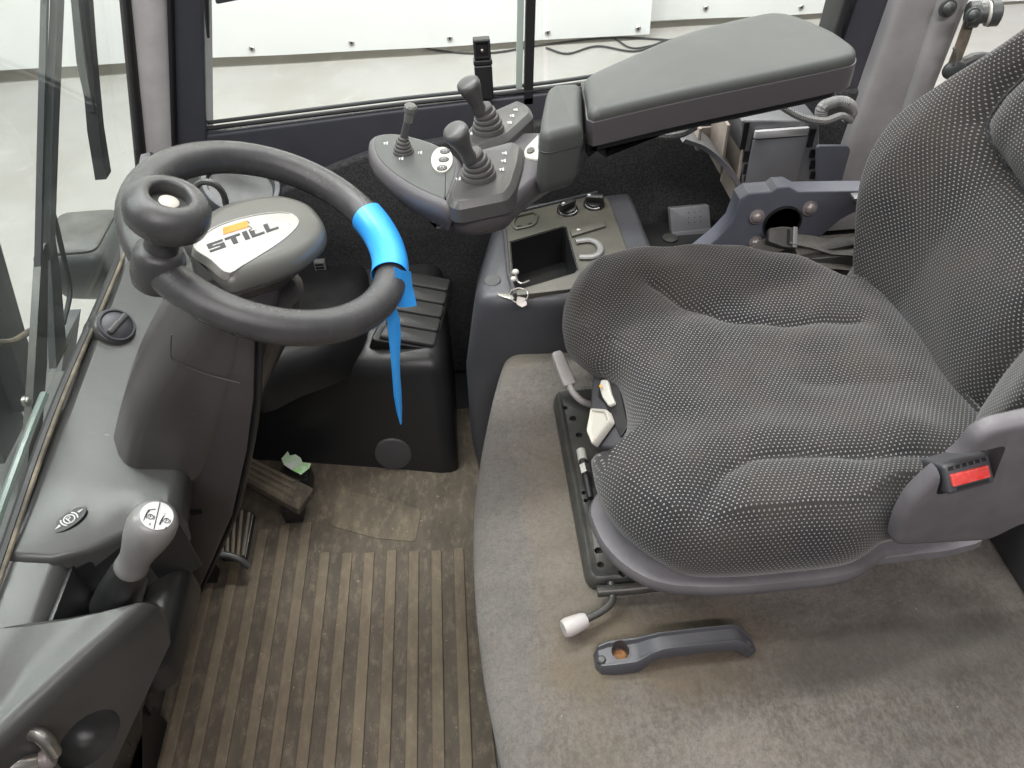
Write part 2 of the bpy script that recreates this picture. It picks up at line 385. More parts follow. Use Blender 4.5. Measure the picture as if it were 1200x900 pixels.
# ================================================================== SETTING
def sheet(x0, x1, y0, y1, z0, nx, ny, fn):
    bm = bmesh.new(); V = [[bm.verts.new((x0+(x1-x0)*i/nx, y0+(y1-y0)*j/ny, z0+fn(x0+(x1-x0)*i/nx, y0+(y1-y0)*j/ny))) for i in range(nx+1)] for j in range(ny+1)]
    for j in range(ny):
        for i in range(nx): bm.faces.new((V[j][i], V[j][i+1], V[j+1][i+1], V[j+1][i]))
    return bm_mesh(bm, 'sheet')
o = obj('warehouse_floor', sheet(-12, 12, -6, 7, -.75, 2, 2, lambda x, y: 0), 'concrete'); o['kind'] = 'structure'
o = obj('warehouse_wall', box(-12, 12, 5.85, 6.05, -.752, 4.5, 0), 'wall_paint'); o['kind'] = 'structure'
o = obj('cab_floor', box(-.70, 1.25, .02, 1.52, -.09, -.012, .004), 'steel_dark'); o['kind'] = 'structure'

# ---- banners outside
def banner(x0, x1, y, zb, zt, label, groms, drop):
    nx, nz = 60, 14; fr = []
    def yy(x, z): return y+.012*math.sin(x*2.1+z)*(1-.2*z)+.006*math.sin(x*5.3+1.7*z)
    bm = bmesh.new()
    V = [[bm.verts.new((x0+(x1-x0)*i/nx, yy(x0+(x1-x0)*i/nx, zb+(zt-zb)*j/nz), zb+drop*(x0+(x1-x0)*i/nx)+(zt-zb)*j/nz)) for i in range(nx+1)] for j in range(nz+1)]
    for j in range(nz):
        for i in range(nx): bm.faces.new((V[j][i], V[j][i+1], V[j+1][i+1], V[j+1][i]))
    bmesh.ops.solidify(bm, geom=bm.faces[:], thickness=.002)
    t = thing('banner', label, 'banner', ((x0+x1)/2, y, zb), 'banners hung along the wall')
    obj('vinyl', bm_mesh(bm, 'vinyl', 80), 'banner_vinyl', t)
    g0 = None
    for gx, gz in groms:
        p = Vector((gx, yy(gx, gz)-.004, gz))
        if g0 is None:
            g0 = obj('grommet', lathe([(.009, -.002), (.009, .003), (.017, .005), (.02, .002), (.02, -.002)], p, (0, -1, 0), 20), 'steel', t)
            first = obj('eyelet', lathe([(.0085, 0), (.0085, .0035)], p, (0, -1, 0), 16), 'hole', g0)
        else:
            c = copy_part(g0, p+Vector((0, -.0015, 0)), t); e = first.copy(); COL.objects.link(e); e.parent = c
    return t
banner(-6.5, 1.335, 5.5, -.690, 2.6, 'big white vinyl banner on the wall behind the side window, with eyelets', [(-1.416, -.619), (-.737, -.624), (-.064, -.635), (.616, -.651), (1.251, -.665), (-2.1, -.612), (-2.8, -.606)], -.014)
banner(1.20, 7, 5.68, -.665, 2.6, 'white vinyl banner hanging higher, behind the armrest and rear pillar', [(1.77, -.62), (2.46, -.65), (3.15, -.66)], -.014)
def cable(pts, r, label):
    P = open_curve([(x, y, -.746+r) for x, y in pts], 60)
    tag(obj('floor_cable', tube(P, r, 6), 'cable'), label, 'cable', 'cables lying at the foot of the wall')
cable([(-0.42,5.7603,-0.74)[:2], (-0.1151,5.5428,-0.74)[:2], (0.2104,5.4525,-0.74)[:2], (0.608,5.5383,-0.74)[:2], (1.1005,5.5777,-0.74)[:2], (1.5552,5.428,-0.74)[:2]], .007, 'thin black cable on the floor below the white banner, left end by the joysticks')
cable([(0.601,5.4757,-0.74)[:2], (0.7335,5.3425,-0.74)[:2], (0.9565,5.4423,-0.74)[:2], (1.1997,5.3042,-0.74)[:2], (1.5046,5.4697,-0.74)[:2], (1.8817,5.3041,-0.74)[:2], (2.709,5.278,-0.74)[:2]], .007, 'thin black cable looping on the floor right of the window divider')
cable([(0.8386,5.6265,-0.74)[:2], (1.0614,5.6349,-0.74)[:2], (1.1828,5.3694,-0.74)[:2], (1.3968,5.3933,-0.74)[:2], (1.6034,5.2616,-0.74)[:2]], .006, 'short thin black cable crossing the looping one by the banner corner')

# ================================================================== CAB SIDE WALL (far side)
WY = 1.45
wall = obj('cab_wall', box(-.64, .93, WY+.03, WY+.06, -.09, .52, .003), 'frame_paint'); wall['kind'] = 'structure'
# smooth panel under the window: top follows the sloping sill
up = slab([(-.625, .46), (.92, .46), (.92, .60), (.80, .75), (.70, .748), (.24, .694), (-.155, .676), (-.48, .656), (-.625, .645)], FY(WY), edge(.03, .008))
obj('upper_panel', up, 'frame_paint', wall, True)
fl = slab(rounded([(-.62, -.005), (.92, -.005), (.92, .50), (.80, .66), (.30, .655), (.16, .640), (-.20, .600), (-.28, .575), (-.62, .44)], .02), FY(WY-.022), edge(.02, .008))
obj('felt_lining', fl, 'felt', wall)
# ---- side window
sw = thing('side_window', 'wide cab side window with a black divider post, behind the joysticks', 'window', (.1, WY, .67))
obj('glass_pane', box(-.50, .155, WY+.014, WY+.018, .60, 1.40, 0), 'glass_clear', sw)
obj('glass_pane', box(.165, .78, WY+.021, WY+.025, .62, 1.40, 0), 'glass_clear', sw)
sillpts = [(-.515, WY+.004, .664), (-.155, WY+.004, .684), (.24, WY+.004, .702), (.72, WY+.004, .757)]
obj('sill_gasket', tube(open_curve(sillpts, 30), .0045, 8), 'gasket', sw)
obj('sill_channel', tube(open_curve([(x, y+.012, z+.006) for x, y, z in sillpts], 30), .004, 8), 'steel_dark', sw)
bt = (0.1198,1.46,0.6893); tp = (0.1423,1.46,0.938)
def post(a, b, w, d):
    a, b = Vector(a), Vector(b); return loft([[p+Vector((-w, -d, 0)), p+Vector((w, -d, 0)), p+Vector((w, d, 0)), p+Vector((-w, d, 0))] for p in (a, b)])
obj('divider_post', post(Vector(bt)+Vector((.004, 0, -.02)), Vector(tp)+Vector((.004, 0, .2)), .0085, .010), 'gasket', sw)
obj('pane_edge', post(Vector(bt)+Vector((-.013, .004, -.005)), Vector(tp)+Vector((-.013, .004, .2)), .006, .003), 'pane_edge', sw)
la = obj('latch', join(slab(rounded([(-.0165, 0), (.0165, 0), (.0165, .062), (-.0165, .062)], .003), Frame((.040, 1.425, .695), (1, 0, 0), (-.12, .1, 1)), edge(.022, .003)),
     slab(rounded([(-.0175, .062), (.0175, .062), (.0175, .072), (-.0175, .072)], .003), Frame((.040, 1.425, .695), (1, 0, 0), (-.12, .1, 1)), edge(.026, .003))), 'black_plastic', sw)
fr_l = Frame((.040, 1.425, .695), (1, 0, 0), (-.12, .1, 1))
obj('latch_cup', slab(rounded([(-.0155, .074), (.0155, .074), (.0155, .108), (-.0155, .108)], .003), fr_l, [(0, -.022), (0, .0), (.002, .002), (.005, .002), (.006, -.008)]), 'gasket', la)
obj('screw', ball(fr_l.p(0, .088, -.004), .0045), 'steel', la)
# ---- front pillar and frame
def strip(pa, pb, wa, wb, d, n=8, rnd=.6):
    """pillar between two points of the y plane, rounded towards the cab; widths in x"""
    rings = []
    for k in range(n+1):
        t = k/n; p = Vector(pa).lerp(Vector(pb), t); wd = wa+(wb-wa)*t
        sec = []
        for q in range(13):
            a = math.pi*q/12; c = -math.cos(a); s = math.sin(a)
            sec.append(p+Vector((wd*.5*math.copysign(abs(c)**rnd, c), -d*abs(s)**rnd, 0)))
        sec += [p+Vector((wd*.5, .06, 0)), p+Vector((-wd*.5, .06, 0))]
        rings.append(sec)
    return loft(rings)
pil = thing('front_pillar', 'pale grey rounded front cab pillar between windscreen and side window', 'pillar', (-.63, WY, .6))
obj('post', strip((-0.631,1.46,0.5056), (-0.4964,1.46,0.9878), .062, .068, .035), 'pillar_paint_lit', pil)
obj('gasket', strip((-0.6625,1.44,0.5202), (-0.531,1.44,0.9948), .026, .018, .02), 'gasket', pil)
obj('seal_lip', strip((-0.5823,1.445,0.5874), (-0.4563,1.445,0.9892), .010, .010, .016), 'gasket', pil)
obj('window_frame', strip((-0.5447,1.455,0.6068), (-0.4349,1.455,0.9855), .058, .060, .010, rnd=.25), 'frame_paint', pil)
# ---- rear pillar
rp = thing('rear_pillar', 'wide pale grey leaning rear cab pillar behind the armrest', 'pillar', (.80, WY, .4))
obj('window_frame', strip((0.7372,1.45,0.4976), (0.764,1.45,0.9043), .075, .060, .012, rnd=.25), 'frame_paint', rp)
obj('gasket', strip((0.6988,1.447,0.5784), (0.7097,1.447,0.9082), .014, .014, .016), 'gasket', rp)
obj('post', strip((0.8264,1.43,0.3554), (0.8587,1.43,0.9039), .15, .135, .03, rnd=.4), 'pillar_paint_rear', rp)
obj('brace', strip((0.878,1.405,0.4807), (0.8795,1.405,0.8548), .045, .05, .02), 'pillar_paint_rear', rp)
obj('wheel_arch_cover', ball((0.8511,1.42,0.612), .05, (.7, .4, 1)), 'gasket', rp)
def bolt(p, ax, r, parent, m='lamp_black', name='bolt'):
    return obj(name, lathe([(r*1.25, -.004), (r*1.25, .0015), (r, .002), (r*.95, r*.4), (r*.6, r*.75), (r*.15, r*.85)], p, ax, 20), m, parent)
bolt((0.8655,1.375,0.8225), (0, -1, .1), .012, rp)
obj('belt_guide', lathe([(.02, -.03), (.022, -.028), (.022, -.012), (.016, -.010), (.016, .004), (.022, .006), (.022, .02), (.015, .024)], (0.9285,1.36,0.8148), (1, -.25, .1), 24), 'lamp_black', rp)
obj('belt_guide_ring', lathe([(.0165, -.004), (.0205, -.003), (.0205, .003), (.0165, .004)], (0.9332,1.36,0.8145), (1, -.25, .1), 24), 'button_pale', rp)
bolt((0.886,1.33,0.8245), (0, -1, .1), .010, rp)
obj('belt_strap', loft([[Vector(p)+Vector((-w, 0, 0)), Vector(p)+Vector((w, 0, 0)), Vector(p)+Vector((w, .003, 0)), Vector(p)+Vector((-w, .003, 0))] for p, w in (((0.9039,1.36,0.8106), .010), ((0.9052,1.36,0.7665), .011), ((0.9036,1.36,0.7236), .011))]), 'seal_brown', rp)
obj('belt_hook', tube(open_curve([(0.8859,1.35,0.7624), (0.8953,1.35,0.7497), (0.8974,1.35,0.7311)], 10), .003, 8), 'steel', rp)
obj('belt_anchor', ball((0.9076,1.36,0.7171), .02, (1.1, .6, .9)), 'lamp_black', rp)
# rear window seal
obj('rear_seal', tube(open_curve([(0.9265,1.4,0.6934), (0.9766,1.4,0.7189), (1.0768,1.4,0.6861)], 12), .012, 10), 'lamp_black', rp)

# ================================================================== WINDSCREEN and what stands outside it
ws = thing('windscreen', 'tinted cab windscreen with a dirty brown seal along its foot', 'windscreen', (-.60, .9, .55))
base = [(-0.6,0.5323,0.5231), (-0.6,0.808,0.5616), (-0.6,1.1598,0.5811), (-0.6,1.3524,0.6124)]
base = [(-.60, .28, .495)]+base
lean = Vector((.29, 0, 1)).normalized()
B = open_curve(base, 24)
obj('glass_pane', loft([[p+Vector((-.022, 0, -.02)) for p in B], [p+Vector((-.022, 0, -.02))+lean*.75 for p in B], [p+Vector((-.027, 0, -.02))+lean*.75 for p in B], [p+Vector((-.027, 0, -.02)) for p in B], [p+Vector((-.022, 0, -.02)) for p in B]], False, False, closed=False), 'glass_green', ws)
obj('seal', tube([p+Vector((-.006, 0, .002)) for p in B], .0032, 8), 'seal_brown', ws)
obj('seal_channel', tube([p+Vector((-.017, 0, -.004)) for p in B], .007, 8), 'gasket', ws)
obj('glass_edge', tube([p+Vector((-.036, 0, .002)) for p in B[:13]], .006, 8), 'glass_edge', ws)
wp = thing('windscreen_wiper', 'black windscreen wiper with arm, link rod and blade outside the glass', 'wiper', (-.69, .84, .5))
def bar(pts, w, d, m, name, parent):
    """flat bar: list of points, width along y, depth along x"""
    ws_ = w if isinstance(w, list) else [w]*len(pts)
    return obj(name, loft([[Vector(p)+Vector((-d, -q, 0)), Vector(p)+Vector((d, -q, 0)), Vector(p)+Vector((d, q, 0)), Vector(p)+Vector((-d, q, 0))] for p, q in zip(pts, ws_)]), m, parent)
bar([(-0.72,0.8164,0.4153), (-0.71,0.9449,0.5118), (-0.7,1.0943,0.6353), (-0.7,1.1154,0.6457)], [.030, .030, .016, .010], .006, 'rail_metal', 'arm_foot', wp)
bar([(-0.725,1.0334,0.4703), (-0.715,1.1121,0.5728), (-0.71,1.1617,0.6412)], [.026, .020, .012], .006, 'steel_dark', 'arm_channel', wp)
bar([(-0.7,1.077,0.6307), (-0.67,1.1794,0.7673), (-0.63,1.3405,0.9661)], .0055, .005, 'steel_dark', 'link_rod', wp)
bar([(-0.7,1.1129,0.6225), (-0.66,1.2257,0.7869), (-0.62,1.3602,0.9597)], [.012, .016, .016], .006, 'steel_dark', 'arm', wp)
bolt((-0.705,0.8889,0.5098), (1, 0, .1), .007, wp, 'steel')
bar([(-0.655,1.3064,0.658), (-0.645,1.3323,0.7351), (-0.63,1.3909,0.8438), (-0.62,1.4507,0.9333)], [.014, .014, .012, .012], .010, 'gasket', 'blade', wp)
bar([(-0.64,1.3356,0.764), (-0.632,1.3587,0.8419), (-0.62,1.4192,0.9425)], [.006, .010, .010], .006, 'steel_dark', 'blade_carrier', wp)
obj('washer_hose', tube(open_curve([(-0.7,1.1894,0.6724), (-0.71,1.1739,0.5992), (-0.72,1.1518,0.5256), (-0.73,1.1007,0.4907)], 16), .0045, 8), 'steel_dark', wp)
# work lamp
wl = thing('work_lamp', 'dark boxy work lamp with rounded top outside the windscreen', 'work lamp', (-0.92,1.5427,0.2765))
lc = Vector((-0.92,1.6094,0.3028))
obj('housing', loft([[lc+Vector((a.x*k, a.y*k+yy_, z)) for a in rounded([(-.08, -.105), (.08, -.105), (.08, .105), (-.08, .105)], .03)] for z, k, yy_ in ((-.13, .45, .05), (-.115, .58, .045), (-.07, .85, .02), (0, 1, 0), (.045, 1, 0), (.058, .96, 0), (.064, .9, 0))]), 'lamp_black', wl)
obj('top_lid', loft([[lc+Vector((a.x*k, a.y*k, z)) for a in rounded([(-.08, -.105), (.08, -.105), (.08, .105), (-.08, .105)], .03)] for z, k in ((.062, .86), (.069, .85), (.072, .8))]), 'rail_metal', wl)
obj('bracket', tube([lc+Vector((0, .03, -.12)), lc+Vector((0, .05, -.30))], .02, 10), 'steel_dark', wl)
# mast
ms = thing('lift_mast', 'dark steel lift mast beams at the left edge beyond the windscreen', 'mast', (-1.0, .85, -.2))
def beam(a, b, w, d, name='mast_beam', m='steel_dark'):
    a, b = Vector(a), Vector(b); return obj(name, loft([[p+Vector((-d, -w, 0)), p+Vector((d, -w, 0)), p+Vector((d, w, 0)), p+Vector((-d, w, 0))] for p in (a, b)]), m, ms)
beam((-0.86,1.0806,0.3355), (-0.82,1.1547,0.6555), .028, .02)
beam((-0.9,1.0219,0.2869), (-0.86,1.0886,0.604), .05, .02)
beam((-0.95,1.0977,0.101), (-0.92,1.3765,0.2836), .05, .03)
beam((-0.84,0.8111,0.2568), (-0.88,1.1663,0.2517), .09, .05, 'carriage_plate', 'lamp_black')
obj('mast_hose', tube(open_curve([(-0.8,1.0152,0.5286), (-0.8,1.0605,0.4933), (-0.81,1.1264,0.462)], 12), .006, 8), 'seal_brown', ms)

# ================================================================== DASHBOARD along the windscreen
db = thing('dashboard', 'long grey moulded plastic dashboard along the windscreen foot, left of the steering column', 'dashboard', (-.55, .8, 0))
def zo(y): return .523+(y-.53)*.09 if y < 1.16 else .58+(y-1.16)*.3
def dsec(y, xi, zi, xo=-.597, lip=.022, under=.62, n=6, face=False):
    z0 = zo(y); pts = [(xo-.02, -.01), (-under, -.01), (xi-.05, .262+max(0, y-.42)*1.05), (xi-.012, .275+max(0, y-.42)*1.05), (xi-.004, zi-lip-.03)] if face else [(xo-.02, -.01), (-under, -.01), (-under+.03, .10), (xi-.075, .30), (xi-.004, zi-lip-.03)]
    for k in range(n+1):                      # rounded inner edge
        a = math.pi/2*k/n; pts.append((xi-lip+lip*math.cos(a), zi-lip+lip*math.sin(a)))
    for k in range(1, 5):                     # gently dished top up to the seal
        t = k/4; pts.append((xi-lip+(xo-xi+lip)*t, zi+(z0-zi)*t-.008*math.sin(math.pi*t)))
    pts.append((xo-.02, z0-.004))
    return [Vector((x, y, z)) for x, z in pts]
secA = [dsec(y, max(-.570, -.431-(.53-y)*.82), .498-(.53-y)*.05, face=True) for y in (.06, .15, .25, .34, .365, .42, .465)]
def skew(sec, x0, y0, k):
    return [Vector((p.x, p.y+(p.x-x0)*k, p.z)) for p in sec]
for k, (dy, sh) in enumerate(((.530, .003), (.535, .010), (.537, .020))):
    s_ = dsec(dy, -.431, .498-sh, face=True); secA.append([Vector((p.x, p.y+max(-.036, (p.x+.431)*.25), min(p.z, zo(.53)-sh-.003))) for p in s_])
shA = loft(secA)
hookc = Vector((-.540, .430, .362))
shA = cut(shA, [ball(hookc, 1, (.046, .040, .050), 32)])
obj('front_shell', shA, 'dash_plastic', db)
secB = []
for k, (dy, sh) in enumerate(((.672, .022), (.675, .010), (.682, .003))):
    s_ = dsec(dy, -.432, .498-sh); secB.append([Vector((p.x, p.y+max(-.09, (p.x+.432)*.75), min(p.z, zo(.67)-sh-.003))) for p in s_])
secB += [dsec(y, xi, zi) for y, xi, zi in ((.705, -.434, .498), (.78, -.44, .50), (.88, -.445, .505), (1.0, -.45, .52), (1.12, -.455, .535), (1.25, -.47, .56), (1.40, -.48, .59))]
obj('rear_shell', loft(secB), 'dash_plastic', db)
obj('recess_strip', loft([[Vector((a, y, z-.004)) for a, z in ((-.617, .2), (-.552, .2), (-.552, zo(y)-.032), (-.556, zo(y)-.020), (-.565, zo(y)-.011), (-.617, zo(y)-.001))] for y in (.480, .53, .56, .612)]), 'dash_plastic', db)
obj('dark_gap_block', box(-.66, -.598, .06, .60, -.003, .30, .004), 'black_plastic', db)  # black block added under the shell to keep the gap there dark
obj('recess_floor', box(-.60, -.452, .50, .676, .29, .385, .03, 4), 'black_plastic', db)
obj('recess_wall', loft([[Vector(p) for p in q] for q in (((-.556, .582, .36), (-.440, .664, .36), (-.440, .667, .36), (-.556, .585, .36)), ((-.556, .582, .488), (-.440, .664, .474), (-.440, .667, .474), (-.556, .585, .488)))]), 'black_plastic', db)
obj('recess_back', box(-.5525, -.546, .50, .60, .38, .492, .002), 'black_plastic', db)
# round swivel air vent
vc = Vector((-0.5764,0.9855,0.566)); va = Vector((.66, -.28, .70)).normalized()
obj('vent_socket', lathe([(.038, -.040), (.036, -.024), (.033, -.010), (.030, -.001), (.0282, .001)], vc, va, 40, angle=70), 'dash_plastic', db)
av = obj('air_vent', lathe([(.0285, -.02), (.0285, .003), (.0265, .0065), (.0243, .0065), (.0233, .003), (.0233, -.004)], vc, va, 36), 'console_plastic', db)
obj('vent_disc', lathe([(.0230, -.01), (.0230, .004), (.018, .0075), (.01, .0095), (.002, .010)], vc, va, 32), 'console_plastic', av)
vu = va.cross(Vector((.3, 1, 0))).normalized(); vv = va.cross(vu)
obj('vent_fin', slab(rounded([(-.005, -.022), (.005, -.022), (.005, .022), (-.005, .022)], .004), Frame(vc+va*.013, vu, vv), edge(.012, .003)), 'wheel_rubber', av)
# oval parking-brake sticker
sc = Vector((-0.5553,0.642,0.5195)); sfr = Frame(sc, (.60, .8, -.068), (-.8, .6, .174))
st = obj('sticker', slab(ellipse(0, 0, .024, .0115, 32), sfr, [(0, -.006), (0, .0025), (.0005, .003)]), 'sticker_black', db)
mk = [tube([sfr.p(.0065*math.cos(a), .0065*math.sin(a), .0036) for a in (2*math.pi*k/16 for k in range(16))], .0009, 5, True)]
for sg in (-1, 1): mk.append(tube([sfr.p(sg*.010*math.cos(a), .010*math.sin(a), .0036) for a in (-.7, -.35, 0, .35, .7)], .0009, 5)); mk.append(tube([sfr.p(sg*.013, 0, .0036), sfr.p(sg*.020, 0, .0036)], [.0022, .0005], 5))
mk.append(tube([sfr.p(-.002, -.004, .0036), sfr.p(-.002, .004, .0036), sfr.p(.002, .0035, .0036), sfr.p(.0025, .001, .0036), sfr.p(-.0018, .0002, .0036)], .0008, 5))
obj('brake_symbol', join(*mk), 'print_white', st)
# metal belt hook in the hollow of the near end
hk = thing('metal_hook', 'shiny metal clamp hook in the hollow at the bottom left', 'hook', (-.54, .38, .42))
obj('arch', tube(open_curve([(-0.5743,0.3784,0.445), (-0.5628,0.394,0.45), (-0.5469,0.3973,0.45), (-0.5337,0.3913,0.445), (-0.5341,0.3876,0.42)], 24), .0085, 12, flat=1.5), 'steel', hk)
obj('pin', tube([(-0.5802,0.3696,0.43), (-0.5565,0.3775,0.42), (-0.5472,0.3886,0.4)], .0095, 16), 'steel', hk)
obj('pin_head', lathe([(.011, -.006), (.0125, -.004), (.0125, .004), (.009, .007)], (-0.5433,0.3846,0.41), (1, .2, .1), 20), 'bolt', hk)
obj('mount_plate', tube([(-0.5599,0.3863,0.43), (-.585, .42, .40)], .008, 10), 'black_plastic', hk)

# ---- parking brake lever
pb = thing('parking_brake_lever', 'grey parking brake lever with white round sticker on its knob, in the dashboard recess', 'lever', (-.50, .60, .385))
k0 = Vector((-0.4502,0.5452,0.53)); k1 = Vector((-0.3773,0.5329,0.64)); kx = (k1-k0).normalized(); kl = (k1-k0).length
obj('knob', lathe([(.018, kl*.12), (.0195, kl*.15), (.0185, kl*.22), (.0182, kl*.35), (.0205, kl*.52), (.0250, kl*.75), (.0265, kl*.92), (.0255, kl*1.02), (.0225, kl*1.08), (.018, kl*1.11), (.0172, kl*1.112)], k0, kx, 36, angle=60), 'translucent_grey', pb)
sv_ = Vector((.05, 1, .2)); sv_ = (sv_-kx*sv_.dot(kx)).normalized()
sfr2 = Frame(k0+kx*(kl*1.1125), sv_.cross(kx), sv_)
stk = obj('sticker', slab(ellipse(0, 0, .0170, .0170, 32), sfr2, [(0, -.001), (0, .0008)]), 'print_white', pb)
mk = [tube([sfr2.p(0, -.0165, .001), sfr2.p(0, .0165, .001)], .0006, 4)]
for sx, sy_, sg in ((-.006, -.003, 1), (.0105, -.004, -1)):
    mk.append(tube([sfr2.p(sx+.0028*math.cos(a), sy_+.0028*math.sin(a), .001) for a in (2*math.pi*k/14 for k in range(14))], .0005, 4, True))
    mk.append(tube([sfr2.p(sx-.0006, sy_-.0016, .001), sfr2.p(sx-.0006, sy_+.0016, .001), sfr2.p(sx+.001, sy_+.0010, .001), sfr2.p(sx-.0006, sy_, .001)], .0004, 4))
    for q in (-1, 1): mk.append(tube([sfr2.p(sx+q*.0043*math.cos(a), sy_+.0043*math.sin(a), .001) for a in (-.7, -.3, .1, .5)], .0004, 4))
    mk.append(tube([sfr2.p(sx-.0058+.001*k*k*.3, sy_-.006+.0045*k*(1 if sg > 0 else .9), .001) for k in range(4)], [.0004, .0007, .0009, .0013][::sg], 4)); mk.append(tube([sfr2.p(sx-.003, sy_+.0078, .001), sfr2.p(sx+.003*sg, sy_+.0092+.001*sg, .001)], .0006, 4))
    mk.append(tube([sfr2.p(sx+.001, sy_-.0075, .001), sfr2.p(sx+.001, sy_-.0100, .001)], .0006, 4))
obj('lever_symbol', join(*mk), 'ink', stk)
obj('shaft_sleeve', lathe([(.026, -.10), (.025, -.05), (.0215, 0), (.0190, kl*.16)], k0, kx, 28), 'black_plastic', pb)
obj('base_block', box(-.545, -.495, .575, .64, .384, .435, .012), 'translucent_grey', pb)

# ================================================================== STEERING COLUMN
sc_ = thing('steering_column', 'dark moulded steering column rising from the floor beside the dashboard', 'steering column', (-.55, .86, 0))
sh = [(-0.3145,0.735,0.7639),(-0.3484,0.735,0.7359),(-0.3879,0.735,0.6945),(-0.4288,0.735,0.6443),(-0.4721,0.735,0.5803),(-0.5094,0.735,0.5146),(-0.5272,0.735,0.4774),(-0.5167,0.735,0.4603),(-0.4857,0.735,0.4619),(-0.4618,0.735,0.4606),(-0.4396,0.735,0.4654),(-0.3767,0.735,0.5598),(-0.3294,0.735,0.6435),(-0.296,0.735,0.7126),(-0.2848,0.735,0.7452),(-0.2882,0.735,0.7689)]
P2 = [(p[0], p[2]) for p in sh]
cc = closed_curve([(a, 0, b) for a, b in P2], 64)
P2 = [Vector((p.x, p.z)) for p in cc]
obj('shroud', slab(P2, FY(.735), [(0, -.20), (-.018, -.17), (-.034, -.10), (-.030, -.05), (-.016, -.022), (-.006, -.009), (.002, -.003), (.011, 0)], angle=70), 'column_plastic', sc_)
# panel seam lines of the shroud
def bead(pts, r, m, name, parent): return obj(name, tube(open_curve(pts, 24), r, 6), m, parent)
bead([(-0.3708,0.733,0.7399),(-0.3808,0.733,0.7138),(-0.3809,0.733,0.6984),(-0.3522,0.733,0.6735),(-0.3145,0.733,0.6528)], .0010, 'lever_grey', 'panel_seam', sc_)
nearL = [(-0.2973,0.745,0.7138),(-0.3538,0.745,0.5967),(-0.4138,0.745,0.4994),(-0.4492,0.745,0.4463)]
def qx(z, y): return 0
sup = []
for (pl_, pr_, y_, d_) in (((-0.3034,0.737,0.7348), (-0.275,0.737,0.7264), .737, .14), ((-0.3534,0.738,0.6199), (-0.3073,0.738,0.6145), .738, .15), ((-0.4231,0.745,0.5006), (-0.3462,0.745,0.5091), .745, .15), ((-0.4919,0.768,0.3593), (-0.42,0.768,0.3376), .768, .14), ((-0.5716,0.805,0.1713), (-0.5132,0.805,0.1619), .805, .11), ((-0.6544,0.85,-0.0243), (-0.6164,0.85,-0.031), .850, .08)):
    a, b = Vector(pl_), Vector(pr_); sup.append([a+Vector((0, .008, 0)), a+Vector((.004, 0, 0)), b+Vector((-.008, 0, 0)), b+Vector((-.002, .003, 0)), b+Vector((0, .012, 0)), b+Vector((0, d_, 0)), a+Vector((0, d_, 0))])
obj('support', loft(sup), 'column_plastic', sc_)
obj('support_edge', tube(open_curve([Vector(p)+Vector((.002, .012, 0)) for p in ((-0.274,0.737,0.7263), (-0.3062,0.738,0.6143), (-0.3451,0.745,0.5089), (-0.4187,0.768,0.3375), (-0.5118,0.805,0.1616), (-0.6148,0.85,-0.0313))], 30), .0045, 8), 'black_plastic', sc_)
obj('support_slot', box(*[v for a, b in zip(Vector((-0.4812,0.766,0.3583))-Vector((.003, .003, .003)), Vector((-0.4647,0.766,0.3603))+Vector((.003, .004, .003))) for v in (a, b)], .001), 'hole', sc_)
# neck between column and wheel hub
obj('neck', loft([[Vector((cx+k*math.cos(a), cy+k*math.sin(a), z)) for a in (2*math.pi*j/28 for j in range(28))] for z, k, cx, cy in ((.42, .04, -.43, .86), (.55, .05, -.37, .85), (.66, .06, -.315, .84), (.72, .06, -.29, .83))]), 'column_plastic', sc_)
# round instrument pod behind the wheel
ip = thing('instrument_pod', 'round dark instrument pod behind the steering wheel', 'instrument', (-0.3925,1.22,0.6279))
ic = Vector((-0.3893,1.2,0.6691))
obj('housing', lathe([(.062, -.10), (.066, -.03), (.066, .012), (.062, .018), (.055, .018), (.052, .004), (.0, .002)], ic, (.35, -.35, .87), 40, caps=False), 'console_plastic', ip)
obj('dial_glass', lathe([(.0515, .002), (.0515, .006), (.02, .006)], ic, (.35, -.35, .87), 36), 'black_plastic', ip)
obj('stand', tube([ic+Vector((-.02, .03, -.06)), ic+Vector((-.07, .09, -.16))], .03, 14), 'column_plastic', ip)
obj('handle_loop', tube(open_curve([(-0.4166,1.06,0.731),(-0.4083,1.06,0.7532),(-0.3942,1.06,0.7619),(-0.3784,1.06,0.7564),(-0.3711,1.06,0.7387),(-0.3736,1.06,0.7126)], 24), .005, 8), 'lever_grey', ip)

# ================================================================== STEERING WHEEL
t_, s_ = .474, .062
WC = Vector((-.241, .803, .82)); we1 = Vector((math.cos(t_), 0, -math.sin(t_))); we2 = Vector((math.sin(t_)*math.sin(s_), math.cos(s_), math.cos(t_)*math.sin(s_)))
WF = Frame(WC, we1, we2); RW = .148; RT = .0203
swl = thing('steering_wheel', 'grey steering wheel with spinner knob and silver badge on its hub', 'steering wheel', WC-WF.n*.08)
def rimp(a, r=RW, h=0): return WF.p(r*math.cos(a), r*math.sin(a), h)
obj('rim', tube([rimp(2*math.pi*k/72) for k in range(72)], RT, 20, True), 'wheel_rubber', swl)
hubpx = [(-0.0883,-0.0401),(-0.0827,-0.0062),(-0.0711,0.0312),(-0.0382,0.0721),(-0.0037,0.0962),(0.0338,0.0968),(0.0583,0.0707),(0.0645,0.0448),(0.0573,0.013),(0.0337,-0.0302),(-0.0032,-0.0726),(-0.0294,-0.0936),(-0.0609,-0.0651)]
hub2 = [Vector((p.x, p.y)) for p in closed_curve([(a, b, 0) for a, b in hubpx], 64)]
HF = Frame(WC-WF.n*.018, we1, we2)
hub = obj('hub', slab(hub2, HF, [(.004, -.012), (.001, -.006), (0, 0), (.0015, .006), (.006, .013), (.012, .017), (.018, .019)], angle=60), 'hub_grey', swl)
